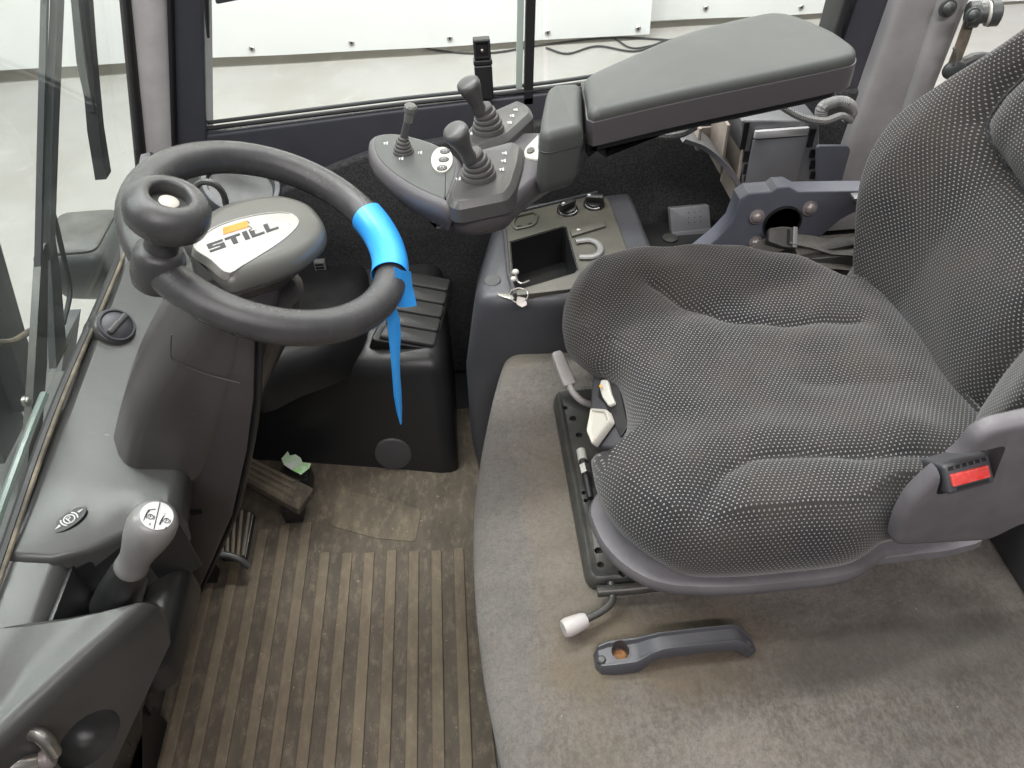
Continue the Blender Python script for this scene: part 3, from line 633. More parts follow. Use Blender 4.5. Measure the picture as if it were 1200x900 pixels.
obj('hub_skirt', slab(hub2, HF, [(.046, -.15), (.036, -.11), (.022, -.06), (.008, -.018), (.003, -.004)], angle=60), 'column_plastic', swl)
obj('hub_seam', tube([HF.p(q.x, q.y, -.001) for q in inset(hub2, -.0002)], .0009, 6, True), 'ink', hub)
bdpx = [(-0.0773,-0.0621),(-0.072,-0.0358),(-0.0588,-0.0089),(-0.035,0.0198),(-0.0067,0.0448),(0.0129,0.0542),(0.0243,0.0479),(0.0254,0.0324),(0.0151,0.0025),(-0.0039,-0.0354),(-0.0222,-0.068),(-0.0351,-0.0878),(-0.0567,-0.0745)]
bd = [Vector((p.x, p.y)) for p in closed_curve([(a, b, 0) for a, b in bdpx], 56)]
BF = Frame(WC+WF.n*.002, we1, we2)
badge = obj('badge', slab(bd, BF, [(0, -.012), (0, -.001), (.0007, 0), (.0016, 0), (.0022, -.0008)]), 'badge_silver', swl)
# wordmark
tq = [Vector(q) for q in [(-0.0587,-0.062),(0.0049,0.0174),(-0.0016,0.0296),(-0.0651,-0.0513)]]
def tp_(u, v):
    a = tq[0].lerp(tq[1], u); b = tq[3].lerp(tq[2], u); return a.lerp(b, v)
def glyph(polys, x0, w_):
    out = []
    for p in polys: out.append(slab([tp_(x0+a*w_, b) for a, b in p], Frame(WC+WF.n*.0015, we1, we2), [(0, -.0004), (0, .0003)]))
    return out
G = {'S': [[(0, 0), (1, 0), (1, .6), (.3, .6), (.3, .78), (1, .78), (1, 1), (0, 1), (0, .42), (.7, .42), (.7, .22), (0, .22)]],
     'T': [[(.34, 0), (.66, 0), (.66, .76), (1, .76), (1, 1), (0, 1), (0, .76), (.34, .76)]],
     'I': [[(0, 0), (1, 0), (1, 1), (0, 1)]], 'L': [[(0, 0), (1, 0), (1, .24), (.34, .24), (.34, 1), (0, 1)]]}
x = 0; ms_ = []
for ch, wd in (('S', .215), ('T', .215), ('I', .07), ('L', .19), ('L', .19)):
    ms_ += glyph(G[ch], x, wd); x += wd+.03
obj('lettering', join(*ms_), 'ink', badge)
ob = [(-0.0548,-0.0143),(-0.0321,0.0129),(-0.0287,0.0016),(-0.052,-0.026)]
obj('orange_bar', slab([Vector(q) for q in ob], Frame(WC+WF.n*.0015, we1, we2), [(0, -.0004), (0, .0003)]), 'orange', badge)
wear = [(-0.0325,0.0122),(-0.028,0.0087),(-0.0301,0.0041),(-0.0236,0.0008),(-0.0255,-0.0052),(-0.0204,-0.0008),(-0.0224,0.0049),(-0.0274,0.0056),(-0.0294,0.0113)]
obj('scuff', slab([Vector(q) for q in wear], Frame(WC+WF.n*.002, we1, we2), [(0, -.0004), (0, .0003)]), 'badge_silver', badge)
# spokes under the hub
for a in (math.atan2(*reversed([(-0.0813,-0.1423)][0])),):
    P_ = open_curve([rimp(a, .145, -.004), rimp(a, .11, -.028), rimp(a, .06, -.045), rimp(a, .02, -.05)], 14)
    obj('spoke', tube(P_, [.016-.003*math.sin(math.pi*k/13) for k in range(14)], 12, flat=.55, up=tuple(WF.n)), 'wheel_rubber', swl)
# spinner knob
ka = math.atan2(*reversed([(-0.1117,-0.1167)][0])); kb = rimp(ka); kn = WF.n
obj('knob_socket', lathe([(.0235, -.022), (.0265, -.010), (.0265, .012), (.024, .022), (.019, .027)], kb, kn, 28, angle=60), 'wheel_rubber', swl)
sk = obj('spinner_knob', lathe([(.0170, .026), (.0175, .050), (.022, .054), (.033, .057), (.0395, .064), (.0415, .074), (.0400, .084), (.034, .0925), (.026, .0965), (.0205, .0965), (.0185, .094), (.018, .084)], kb, kn, 44, caps=True, angle=60), 'wheel_rubber', swl)
obj('bore', lathe([(.0178, .080), (.0178, .0845)], kb, kn, 28), 'black_plastic', sk)
obj('screw', lathe([(.0095, .084), (.0095, .0885), (.0065, .090)], kb+Vector((.0, -.002, 0)), kn, 20), 'ivory', sk)

# ---- blue strip tied on the rim
bl = thing('blue_strip', 'bright blue vinyl strip wrapped round the steering wheel rim with a hanging tail', 'strip', (-.09, .76, .55))
a0 = math.atan2(*reversed([(0.1028,0.0985)][0])); a1 = math.atan2(*reversed([(0.1657,-0.0094)][0]))
rings = []
n_ = 18
for i in range(n_+1):
    a = a0+(a1-a0)*i/n_; t = i/n_
    rad = Vector((math.cos(a), math.sin(a)))
    rg = []
    for j in range(29):
        q = R(-75)+R(330)*j/28
        rr_ = RT+.0025+.0035*t*max(0, math.sin(q*1.0-.6))+.001*math.sin(3*q+t*4)
        rg.append(WF.p(rad.x*(RW+rr_*math.cos(q)), rad.y*(RW+rr_*math.cos(q)), rr_*math.sin(q)))
    rings.append(rg)
def ribbon(rings, th=.0006):
    bm = bmesh.new(); V = [[bm.verts.new(p) for p in r] for r in rings]
    for i in range(len(V)-1):
        for j in range(len(V[0])-1): bm.faces.new((V[i][j], V[i][j+1], V[i+1][j+1], V[i+1][j]))
    bmesh.ops.recalc_face_normals(bm, faces=bm.faces); bmesh.ops.solidify(bm, geom=bm.faces[:], thickness=th)
    return bm_mesh(bm, 'ribbon', 70)
obj('wrap', ribbon(rings), 'blue_vinyl', bl)
def rib2(rows):
    return ribbon([[Vector(a).lerp(Vector(b), k/4)+Vector((0, -.003*math.sin(math.pi*k/4), 0)) for k in range(5)] for a, b in rows])
obj('flap', rib2([((-0.1014,0.775,0.7837), (-0.0837,0.79,0.7638)), ((-0.1011,0.772,0.7566), (-0.0846,0.79,0.7403)), ((-0.1027,0.768,0.7441), (-0.0829,0.785,0.7278)), ((-0.1056,0.765,0.7307), (-0.0819,0.78,0.718))]), 'blue_vinyl', bl)
obj('tail', rib2([((-0.1067,0.757,0.7358), (-0.105,0.759,0.7341)), ((-0.1171,0.753,0.7253), (-0.103,0.757,0.7179)), ((-0.1189,0.75,0.7018), (-0.1044,0.753,0.6949)), ((-0.1207,0.749,0.6714), (-0.111,0.752,0.6588)), ((-0.1236,0.75,0.6364), (-0.1148,0.753,0.628)), ((-0.1278,0.752,0.5923), (-0.1177,0.755,0.5947)), ((-0.129,0.755,0.556), (-0.1216,0.757,0.5599)), ((-0.128,0.757,0.5295), (-0.1261,0.758,0.5299))]), 'blue_vinyl', bl)
bh = rings[8][8]

# ================================================================== FLOOR MAT, PEDALS
fm = thing('floor_mat', 'dusty brown ribbed rubber floor mat in the footwell', 'mat', (-.35, .7, -.012))
obj('base', slab([(-.70, .10), (-.030, .10), (-.035, .45), (-.05, .70), (-.02, 1.12), (-.02, 1.30), (-.70, 1.30)], FZ(-.004), edge(.008, .002)), 'mat_groove', fm)
PER = .0452
for k in range(14):
    x = -.144-PER*(k-2)+.012
    if x > -.055: continue
    y1 = .995 if x < -.365 else (.905 if x > -.20 else .915)
    y1 += random.uniform(-.006, .006)
    me = slab(rounded([(x-.0105, .11), (x+.0105, .11), (x+.0105, y1), (x-.0105, y1)], .004, 3), FZ(.0015), edge(.006, .0025, 2))
    obj('rib', me, 'mat_rib', fm)
hp = [(-0.3399,1.0834,0),(-0.1621,1.0086,0),(-0.174,0.9275,0),(-0.2569,0.9447,0),(-0.3555,0.9874,0)]
obj('heel_patch', slab(rounded([p[:2] for p in hp], .012), FZ(-.0022), edge(.0025, .0015)), 'mat_heel', fm)
fp = thing('accelerator_pedal', 'ribbed brown rubber accelerator pedal beside the black footwell box', 'pedal', (-.46, 1.06, 0))
pq = [Vector((-0.5766,1.1687,0.075)), Vector((-0.5548,1.0889,0.075)), Vector((-0.4084,0.9891,0.05)), Vector((-0.3832,1.0486,0.05))]
PF = Frame(pq[0], pq[3]-pq[0], pq[0]-pq[1])
p2 = [(PF.u.dot(q-PF.o), PF.v.dot(q-PF.o)) for q in pq]
obj('pad', slab(rounded(p2, .004), PF, edge(.016, .003)), 'mat_groove', fp)
for k in range(4):
    t = (k+.6)/4.4
    a = pq[0].lerp(pq[1], t); b = pq[3].lerp(pq[2], t); b = a.lerp(b, .86 if k else .80)
    obj('rib', tube([a+PF.n*.002, b+PF.n*.002], .0046, 6, flat=.8, up=tuple(PF.n)), 'pedal_rubber', fp)
obj('hinge_block', box(-.45, -.41, 1.0, 1.05, -.003, .040, .006), 'black_plastic', fp)
bp_ = thing('brake_pedal', 'slotted brake pedal with curved arm beside the steering column foot', 'pedal', (-.53, .95, 0))
bq = [Vector((-0.573,1.018,0.07)), Vector((-0.4943,0.9835,0.07)), Vector((-0.4989,0.8858,0.05)), Vector((-0.5495,0.8911,0.05))]
bfr = Frame(bq[3], bq[2]-bq[3], bq[0]-bq[3]); b2 = [(bfr.u.dot(q-bfr.o), bfr.v.dot(q-bfr.o)) for q in bq]
obj('pad', slab(rounded(b2, .005), bfr, edge(.012, .003)), 'black_plastic', bp_)
for k in range(5):
    t = (k+.5)/5; a = bq[0].lerp(bq[1], t); b = bq[3].lerp(bq[2], t)
    obj('bar', tube([a.lerp(b, .05)+bfr.n*.003, a.lerp(b, .95)+bfr.n*.003], .0036, 6), 'pedal_rubber', bp_)
obj('arm', tube(open_curve([(-0.5721,0.8861,0.07), (-0.5395,0.8919,0.062), (-0.5124,0.8872,0.05), (-0.497,0.881,0.03)], 14), .007, 10), 'lever_grey', bp_)
obj('pivot', box(-.60, -.565, .87, .90, -.003, .07, .005), 'black_plastic', bp_)
# torn paper scrap
scr = [(-0.453,1.121,0.06),(-0.4406,1.1392,0.06),(-0.4353,1.1263,0.06),(-0.4225,1.1273,0.06),(-0.4102,1.1162,0.06),(-0.4051,1.1036,0.06),(-0.3861,1.0967,0.06),(-0.3885,1.0852,0.06),(-0.405,1.0706,0.06),(-0.4268,1.0871,0.06),(-0.4452,1.1033,0.06)]
tag(obj('paper_scrap', slab([p[:2] for p in scr], Frame((0, 0, .052), (1, 0, .08), (0, 1, .05)), [(0, -.001), (0, .0006)]), 'scrap'), 'torn white and green paper scrap behind the accelerator pedal', 'paper scrap')
obj('scrap_support', box(-.46, -.40, 1.075, 1.125, -.003, .046, .006), 'black_plastic', fp)

# ================================================================== BLACK FOOTWELL BOX
fb = thing('footwell_box', 'black moulded footwell box with louvred vent and round cap in front of the wall', 'footwell box', (-.33, 1.25, -.004))
rings = []
def fsec(x, yb, yt, zt, zb2, n=6, r=.03):
    """profile in the y-z plane, near face first"""
    pts = [(1.425, -.004), (yb, -.004)]
    d = Vector((yt-yb, zt)).normalized()
    for k in range(n+1):
        t = k/n; p0 = Vector((yt, zt))-d*r; p2_ = Vector((yt, zt))+Vector((1.42-yt, zb2-zt)).normalized()*r
        p = p0*(1-t)**2+Vector((yt, zt))*2*t*(1-t)+p2_*t*t; pts.append((p.x, p.y))
    pts += [(1.425, zb2)]
    return [Vector((x, a, b)) for a, b in pts]
for x, yb, yt, zt, zb2 in ((-.66, 1.20, 1.24, .20, .28), (-.56, 1.195, 1.225, .235, .31), (-.40, 1.165, 1.205, .25, .325), (-.22, 1.128, 1.185, .258, .333), (-.12, 1.105, 1.182, .258, .335), (-.098, 1.104, 1.184, .252, .330), (-.086, 1.108, 1.192, .240, .318), (-.080, 1.115, 1.205, .222, .300)):
    rings.append(fsec(x, yb, yt, zt, zb2))
obj('shell', loft(rings, angle=50), 'black_plastic', fb)
bul = [Vector((p.x, p.y)) for p in closed_curve([p for p in [(a, b, 0) for a, b in [(q[0], q[1]) for q in [(-0.473,1.1051,0.265),(-0.3767,1.1372,0.265),(-0.2949,1.1777,0.265),(-0.2496,1.2357,0.265),(-0.2325,1.3271,0.265),(-0.2353,1.4682,0.265),(-0.3271,1.5843,0.265),(-0.5789,1.6184,0.265),(-0.5963,1.3007,0.265)]]]], 56)]
obj('bulge', slab(bul, FZ(.345), [(0, -.11), (0, -.07), (.006, -.04), (.016, -.018), (.032, -.005), (.05, 0)], angle=60), 'black_plastic', fb)
cp = Vector((-0.2202,1.135,0.0389)); cn = Vector((-.03, -1, .22)).normalized()
obj('round_cap', lathe([(.041, -.02), (.041, .001), (.0395, .003), (.036, .0038), (.002, .004)], cp, cn, 40), 'cap_grey', fb)
# louvred vent: frame and five slats on the sloping top
vq = [Vector((-0.2313,1.215,0.3044)), Vector((-0.1,1.215,0.2598)), Vector((-0.0553,1.4,0.307)), Vector((-0.1575,1.4,0.3352))]
VF = Frame(vq[0], vq[1]-vq[0], vq[3]-vq[0]); v2 = [Vector((VF.u.dot(q-VF.o), VF.v.dot(q-VF.o))) for q in vq]
obj('vent_frame', slab(rounded([tuple(v) for v in v2], .012), VF, edge(.05, .004)), 'black_plastic', fb)
for k in range(5):
    t0 = .03+k*.19; t1 = t0+.183
    L0, R0 = v2[0].lerp(v2[3], t0), v2[1].lerp(v2[2], t0); L1, R1 = v2[0].lerp(v2[3], t1), v2[1].lerp(v2[2], t1)
    L0, R0 = L0.lerp(R0, .10), R0.lerp(L0, .06); L1, R1 = L1.lerp(R1, .10), R1.lerp(L1, .06)
    SF = Frame(VF.o+VF.n*.006, VF.u, VF.v+VF.n*-.10)
    base_ = VF.p(*(L0.lerp(R1, .5)), .008)
    SF.o = base_
    c2 = L0.lerp(R1, .5)
    obj('slat', slab(rounded([tuple(q-c2) for q in (L0, R0, R1, L1)], .007), SF, [(0, -.006), (0, -.001), (.0015, .001), (.004, .002)]), 'vent_plastic', fb)
# small grille on the wall behind the hub
gr = thing('wall_grille', 'small pale slotted grille on the felt wall beside the steering hub', 'grille', (-0.3465,1.4,0.3304))
g0 = Vector((-0.3432,1.415,0.3444)); 
gb = obj('plate', box(g0.x-.012, g0.x+.012, 1.414, 1.43, g0.z-.03, g0.z+.022, .002), 'hose', gr)
for k in range(6): obj('slot', box(g0.x-.009, g0.x+.009, 1.4125, 1.4145, g0.z-.026+k*.008, g0.z-.022+k*.008, 0), 'hole', gr)

# ================================================================== CARPETED SEAT PLATFORM
dk = [p[:2] for p in [(0.1278,1.123,0.36),(0.0736,1.1247,0.36),(0.0459,1.1056,0.36),(0.022,1.0412,0.36),(-0.0045,0.9345,0.36),(-0.03,0.8025,0.36),(-0.0412,0.7027,0.36),(-0.0437,0.5852,0.36),(-0.0371,0.4594,0.36),(-0.021,0.3421,0.36)]]
dk = [tuple(q) for q in [Vector((p.x, p.y)) for p in open_curve([(a, b, 0) for a, b in dk], 36)]]
dk += [(.012, .18), (.02, .04), (1.22, .04), (1.22, 1.40), (.35, 1.40), (.33, 1.13)]
pf = thing('seat_platform', 'worn grey brown carpeted platform under the seat', 'platform', (.6, .7, -.012))
obj('carpet', slab(dk, FZ(.36), [(.035, -.365), (.010, -.2), (.002, -.08)]+edge(.06, .034, 7)[1:]), 'carpet', pf)
obj('carpet_hem', tube(open_curve([(a+.012, b, .10+.01*math.sin(b*9)) for a, b in dk[18:36]]+[(.035, .2, .1)], 30), .007, 6), 'gasket', pf)
# lint and crumbs on the carpet
vs_ = []
bm = bmesh.new()
for k in range(9):
    x, y = random.uniform(.03, .62), random.uniform(.12, .56)
    if .1 < x < .33 and .43 < y < .49: continue
    s = random.uniform(.0005, .0012); q = Matrix.Translation((x, y, .3607)) @ Matrix.Rotation(random.uniform(0, 3), 4, 'Z') @ Matrix.Diagonal((s*random.uniform(1, 2.5), s, s*.7, 1))
    bmesh.ops.create_cube(bm, size=1, matrix=q)
cr = obj('crumbs', bm_mesh(bm, 'crumbs'), 'ivory', pf); cr['kind'] = 'stuff'

# ---- grab handle in the carpet
gh = thing('grab_handle', 'dark grey plastic grab handle on the carpet in front of the seat lever', 'handle', (.22, .465, .36))
gl = Vector((0.1084,0.461,0.37)); grt = Vector((0.3184,0.4637,0.37)); gx = (grt-gl).normalized(); gy = Vector((-gx.y, gx.x, 0)); GL = (grt-gl).length
secs = [(0, .010, .3555, .366), (.006, .019, .3555, .377), (.02, .022, .3555, .381), (.05, .022, .3555, .383), (.058, .020, .362, .386), (.07, .017, .374, .394), (.085, .0155, .380, .400), (.13, .0155, .381, .401), (GL-.034, .0155, .381, .401), (GL-.026, .016, .377, .399), (GL-.018, .017, .366, .392), (GL-.010, .017, .3555, .378), (GL, .010, .3555, .366)]
rings = []
for s, w_, z0, z1 in secs:
    sec = []
    for a, b in ((-1, 0), (1, 0), (1, .8), (.82, 1), (.70, 1.0), (.55, .78), (-.55, .78), (-.70, 1.0), (-.82, 1), (-1, .8)):
        p = gl+gx*s+gy*(a*w_*.9); sec.append(Vector((p.x, p.y, z0+(z1-z0)*b)))
    rings.append(sec)
hc = gl+gx*.034+gy*.004
me = cut(loft(rings), [lathe([(.0115, -.03), (.0115, .05)], (hc.x, hc.y, .372), (0, 0, 1), 24)])
obj('grip', me, 'console_plastic', gh)
obj('rusty_screw', lathe([(.011, .0), (.011, .004), (.008, .007), (.003, .007)], (hc.x, hc.y, .356), (0, 0, 1), 20), 'rust', gh)
for p in (gl+gx*.008, grt-gx*.012): obj('foot_screw', lathe([(.006, 0), (.006, .004), (.004, .006)], (p.x, p.y-.004, .370), (0, 0, 1), 14), 'rail_metal', gh)

# ================================================================== STORAGE CONSOLE between platform and wall
sto = thing('storage_console', 'dark grey side console with open tray, two rotary knobs and ring holder', 'console', (.13, 1.25, -.004))
NL, FL, FR = Vector((-.012, 1.107)), Vector((.062, 1.385)), Vector((.30, 1.425))
top = rounded([(-.016, 1.095), (.14, 1.078), (.34, 1.075), (.335, 1.425), (.062, 1.405)], [.05, .12, .02, .02, .01], 8)
bot = rounded([(-.045, 1.075), (.12, 1.058), (.34, 1.06), (.335, 1.425), (-.01, 1.405)], [.05, .12, .02, .02, .01], 8)
rg = []
for z, t, ins in ((-.004, 1, .004), (.10, 1, -.004), (.30, .85, -.004), (.42, .35, 0), (.458, .12, 0), (.472, .03, .004), (.478, 0, .010), (.480, 0, .016)):
    q = [a.lerp(b, t) for a, b in zip(top, bot)]; rg.append([Vector((p.x, p.y, z)) for p in (inset(q, ins) if ins else q)])
tray = [p[:2] for p in [(0.0644,1.2577,0.486),(0.1721,1.2972,0.486),(0.18,1.293,0.486),(0.1831,1.1488,0.486),(0.1754,1.1392,0.486),(0.066,1.1019,0.486),(0.0589,1.1079,0.486)]]
me = cut(loft(rg, angle=45), [slab([tuple(q) for q in inset([Vector(p) for p in tray], -.002)], FZ(.56), [(.006, -.16), (0, 0)])])
obj('body', me, 'console_plastic', sto)
pan = [p[:2] for p in [(0.0606,1.3412,0.486),(0.0771,1.3549,0.486),(0.2596,1.409,0.486),(0.2794,1.3889,0.486),(0.2835,1.179,0.486),(0.2746,1.1,0.486),(0.0617,1.0874,0.486),(0.0539,1.1034,0.486)]]
me = cut(slab(pan, FZ(.486), edge(.012, .002)), [slab(tray, FZ(.52), [(0, -.06), (0, 0)])])
obj('top_panel', me, 'console_face', sto)
obj('panel_rim', tube([Vector((p[0], p[1], .487)) for p in [(0.0617,1.0874,0.486),(0.0548,1.1552,0.486),(0.0589,1.3414,0.486),(0.0774,1.3581,0.486),(0.2601,1.4123,0.486)]], .0035, 8), 'console_plastic', sto)
wallp = [Vector(p) for p in tray]
obj('tray_liner', slab([tuple(v) for v in inset(wallp, .0005)], FZ(.4), [(0, .0), (0, .0845), (.002, .0845), (.004, .004)]), 'black_plastic', sto)
skt = rounded([p[:2] for p in [(0.0743,1.3194,0.4865),(0.0831,1.3436,0.4865),(0.1221,1.3542,0.4865),(0.1293,1.3402,0.4865),(0.123,1.3126,0.4865),(0.1134,1.3015,0.4865),(0.0823,1.2935,0.4865),(0.0745,1.3008,0.4865)]], .006, 3)
sck = obj('power_socket', slab(skt, FZ(.4865), [(0, -.004), (0, .003), (.0015, .004), (.004, .004), (.005, -.002)]), 'console_face', sto)
for px in (Vector((0.0883,1.3026,0.49)), Vector((0.1108,1.3087,0.49))): obj('socket_pin_hole', lathe([(.0055, -.004), (.0055, .001)], (px.x, px.y+.003, .486), (0, 0, 1), 16), 'hole', sck)
for (c, dr) in (((0.1893,1.3503,0.487), .55), ((0.2455,1.3652,0.487), -.25)):
    c = Vector(c); ax = Vector((0, -.25, 1)).normalized()
    kb_ = obj('rotary_knob', lathe([(.0215, -.006), (.0215, .004), (.020, .006), (.0175, .007), (.0165, .012), (.002, .0125)], c, ax, 32), 'black_plastic', sto)
    kf = Frame(c+ax*.026, (math.cos(dr), math.sin(dr), 0), ax.cross(Vector((math.cos(dr), math.sin(dr), 0))))
    obj('grip_bar', slab(rounded([(-.018, -.0065), (.018, -.0065), (.018, .0065), (-.018, .0065)], .004, 3), kf, edge(.016, .003)), 'black_plastic', kb_)
    arc = [c+ax*.0078+(kf.u*math.cos(q)+kf.v*math.sin(q))*.0188 for q in (-2.2+1.3*j/8 for j in range(9))]
    arc2 = [c+ax*.0078+(kf.u*math.cos(q)+kf.v*math.sin(q))*.0188 for q in (.7+1.2*j/8 for j in range(9))]
    obj('scale_mark', join(tube(arc, [.0003+.0011*j/8 for j in range(9)], 5), tube(arc2, [.0003+.0011*j/8 for j in range(9)], 5)), 'print_white', kb_)
    obj('pointer_mark', slab([(-.002, .009), (.002, .009), (.002, .0145), (-.002, .0145)], Frame(kf.o+ax*.0004, kf.v, -kf.u), [(0, 0), (0, .0006)]), 'print_white', kb_)
ringc = Vector((0.2109,1.2084,0.49))
me = tube([ringc+Vector(((.022*math.cos(a) if math.cos(a) > 0 else .05*math.cos(a)), .028*math.sin(a), 0)) for a in (R(115)-R(230)*k/26 for k in range(27))], .0065, 8, flat=1.0)
for v in me.vertices: v.co.x = ringc.x+(v.co.x-ringc.x)*1.0; v.co.z = .490+(v.co.z-.490)*.6
obj('ring_holder', me, 'translucent_grey', sto)
obj('ridge', slab([p[:2] for p in [(0.1841,1.2739,0.49),(0.2556,1.3008,0.49),(0.2553,1.2792,0.49),(0.1846,1.2528,0.49)]], FZ(.491), edge(.006, .002)), 'console_face', sto)
obj('switch_dot', ball(Vector((0.2006,1.2722,0.4915)), .003, (1.4, 1, .4), 10), 'button_pale', sto)
cp = Vector((0.0239,1.1424,0.481)); obj('blank_cap', lathe([(.0155, -.004), (.0155, .0005), (.014, .0018), (.002, .002)], cp, (-.05, -.1, 1), 28), 'cap_grey', sto)
# keys
kr = thing('key_ring', 'metal key ring with small keys hanging at the tray corner', 'keys', (0.0715,1.0965,0.48))
rc = Vector((0.0669,1.0723,0.497)); 
obj('split_ring', tube([rc+Vector((.016*math.cos(a), .016*math.sin(a)*.8, .006*math.sin(a))) for a in (2*math.pi*k/28 for k in range(28))], .0012, 6, True), 'steel', kr)
obj('key', slab(rounded([p[:2] for p in [(0.029,1.0939,0.49),(0.0555,1.083,0.49),(0.0592,1.0726,0.49),(0.0543,1.0684,0.49),(0.03,1.0863,0.49)]], .002), FZ(.491), edge(.002, .0006)), 'steel', kr)
obj('key', slab(rounded([p[:2] for p in [(0.064,1.0769,0.49),(0.0785,1.0701,0.49),(0.0796,1.0506,0.49),(0.0702,1.0447,0.49),(0.0607,1.0555,0.49)]], .003), FZ(.492), edge(.002, .0006)), 'bolt', kr)
obj('key_fob', ball(Vector((0.0674,1.1548,0.487)), .007, (1, 1, .8), 14), 'button_pale', kr)
obj('key_fob', ball(Vector((0.0624,1.1316,0.489)), .006, (1, 1, .8), 14), 'button_pale', kr)
obj('chain', tube(open_curve([(0.0666,1.1427,0.492), (0.0692,1.1189,0.492), (0.0763,1.1128,0.492), (0.0892,1.1188,0.492)], 12), .002, 6), 'steel', kr)

# ================================================================== CONTROL ARMREST
ca = thing('control_armrest', 'grey control armrest with three joysticks on its front console', 'armrest', (.35, 1.05, .76))
padz = .872
pd = [p[:2] for p in [(0.1605,0.9641,0.868),(0.1656,1.0135,0.868),(0.1683,1.0553,0.868),(0.1788,1.0771,0.868),(0.2218,1.1125,0.868),(0.3429,1.1978,0.868),(0.464,1.2452,0.868),(0.5064,1.2486,0.868),(0.5313,1.2209,0.868),(0.5576,1.1579,0.868),(0.5644,1.1158,0.868),(0.5665,1.0893,0.868),(0.5581,1.0655,0.868),(0.5396,1.0534,0.868),(0.4586,1.0316,0.868),(0.2931,0.9921,0.868),(0.1836,0.9603,0.868),(0.167,0.9554,0.868)]]
pd = [Vector((p.x, p.y)) for p in closed_curve([(a, b, 0) for a, b in pd], 90)]
AF = Frame((0, 0, padz), (1, 0, .02), (0, 1, .0))
obj('pad', slab(pd, AF, [(.010, -.052), (.002, -.046), (0, -.030), (0, -.012), (.0015, -.005), (.006, -.001), (.012, 0.0005), (.022, .001)], angle=55), 'armrest_grey', ca)
obj('pad_side', slab(pd, AF, [(.008, -.0535), (-.0015, -.048), (-.0022, -.030), (-.0018, -.0145), (.002, -.0135)], angle=55), 'armrest_side', ca)
obj('underplate', slab([tuple(v) for v in inset(pd, .015)], AF, [(.012, -.072), (0, -.064), (0, -.052)]), 'black_plastic', ca)
# neck block
nk = [p[:2] for p in [(0.1152,1.0528,0.868),(0.1242,1.0687,0.868),(0.1629,1.0679,0.868),(0.1664,1.0585,0.868),(0.1517,0.9503,0.868),(0.1503,0.9332,0.868),(0.1031,0.9167,0.868),(0.0921,0.9256,0.868),(0.0992,0.9715,0.868)]]
nk2 = [Vector(p) for p in rounded(nk, .008, 3)]
rg = []
for z, ins, dx, dy in ((.780, .012, -.010, -.006), (.787, .004, -.008, -.004), (.80, 0, -.006, -.002), (.835, 0, -.002, -.001), (.856, 0, 0, 0), (.864, .003, 0, 0), (.868, .008, 0, 0), (.869, .014, 0, 0)):
    rg.append([Vector((p.x+dx, p.y+dy, z)) for p in inset(nk2, ins)])
obj('neck', loft(rg, angle=45), 'armrest_grey', ca)
obj('neck_seam', tube([Vector((p.x-.0015, p.y-.0015, .842)) for p in inset(nk2, -.0001)], .0008, 5, True), 'ink', ca)
obj('neck_bellows', loft([[Vector((p.x, p.y, z)) for p in rounded([(.163, .985), (.180, .985), (.183, 1.085), (.168, 1.085)], .004)] for z in (.80, .862)]), 'black_plastic', ca)
# body of the joystick console: three plateaus over a common tray
lowb = [Vector((p.x, p.y)) for p in closed_curve([(-0.0392,0.901,0.79),(-0.0168,0.975,0.79),(0.0085,1.036,0.79),(0.0662,1.0752,0.79),(0.1169,1.0728,0.79),(0.1685,1.0591,0.79),(0.1672,1.0167,0.79),(0.1033,0.9523,0.79),(0.069,0.9116,0.79),(0.0448,0.8783,0.79),(-0.0057,0.8667,0.79),(-0.0307,0.8786,0.79)], 60)]
obj('tray', slab(lowb, FZ(.796), [(.03, -.055), (.012, -.045), (.002, -.028), (0, -.012), (.003, -.003), (.008, 0)], angle=50), 'armrest_side', ca)
bt_ = [Vector((p.x, p.y)) for p in closed_curve([(*p[:2], 0) for p in [(-0.1427,1.0593,0.806),(-0.1326,1.0792,0.806),(-0.1026,1.08,0.806),(-0.0587,1.0514,0.806),(-0.0251,1.0124,0.806),(-0.0107,0.9731,0.806),(-0.0159,0.9204,0.806),(-0.0294,0.8684,0.806),(-0.0413,0.8743,0.806),(-0.0755,0.907,0.806),(-0.1107,0.955,0.806),(-0.1352,1.0067,0.806)]], 60)]
boat = obj('left_console', slab(bt_, FZ(.806), [(.035, -.06), (.014, -.048), (.0, -.026), (-.003, -.014), (0, -.004), (.004, 0), (.008, .0015)], angle=55), 'armrest_side', ca)
obj('left_top', slab([tuple(v) for v in inset(bt_, .009)], FZ(.8085), edge(.004, .001)), 'armrest_grey', boat)
pB = rounded([p[:2] for p in [(-0.0284,0.8918,0.812),(-0.0145,0.9482,0.812),(0.0108,0.9976,0.812),(0.0624,1.0177,0.812),(0.0744,1.0029,0.812),(0.0666,0.9548,0.812),(0.0528,0.8973,0.812),(0.0422,0.8751,0.812),(-0.0182,0.8608,0.812),(-0.0277,0.8705,0.812)]], .006, 3)
obj('near_plateau', slab(pB, FZ(.812), [(-.006, -.026), (-.004, -.008), (0, -.003), (.003, 0), (.006, -.0006), (.009, -.002)], angle=30), 'lever_grey', ca)
pC = rounded([p[:2] for p in [(0,1.0594,0.812),(0.0181,1.1013,0.812),(0.081,1.1504,0.812),(0.0951,1.1328,0.812),(0.0974,1.1028,0.812),(0.0736,1.0641,0.812),(0.054,1.0347,0.812),(0.0112,1.0077,0.812),(-0.0001,1.0249,0.812)]], .006, 3)
obj('far_plateau', slab(pC, FZ(.812), [(-.006, -.036), (-.004, -.008), (0, -.003), (.003, 0), (.006, -.0006), (.009, -.002)], angle=30), 'lever_grey', ca)
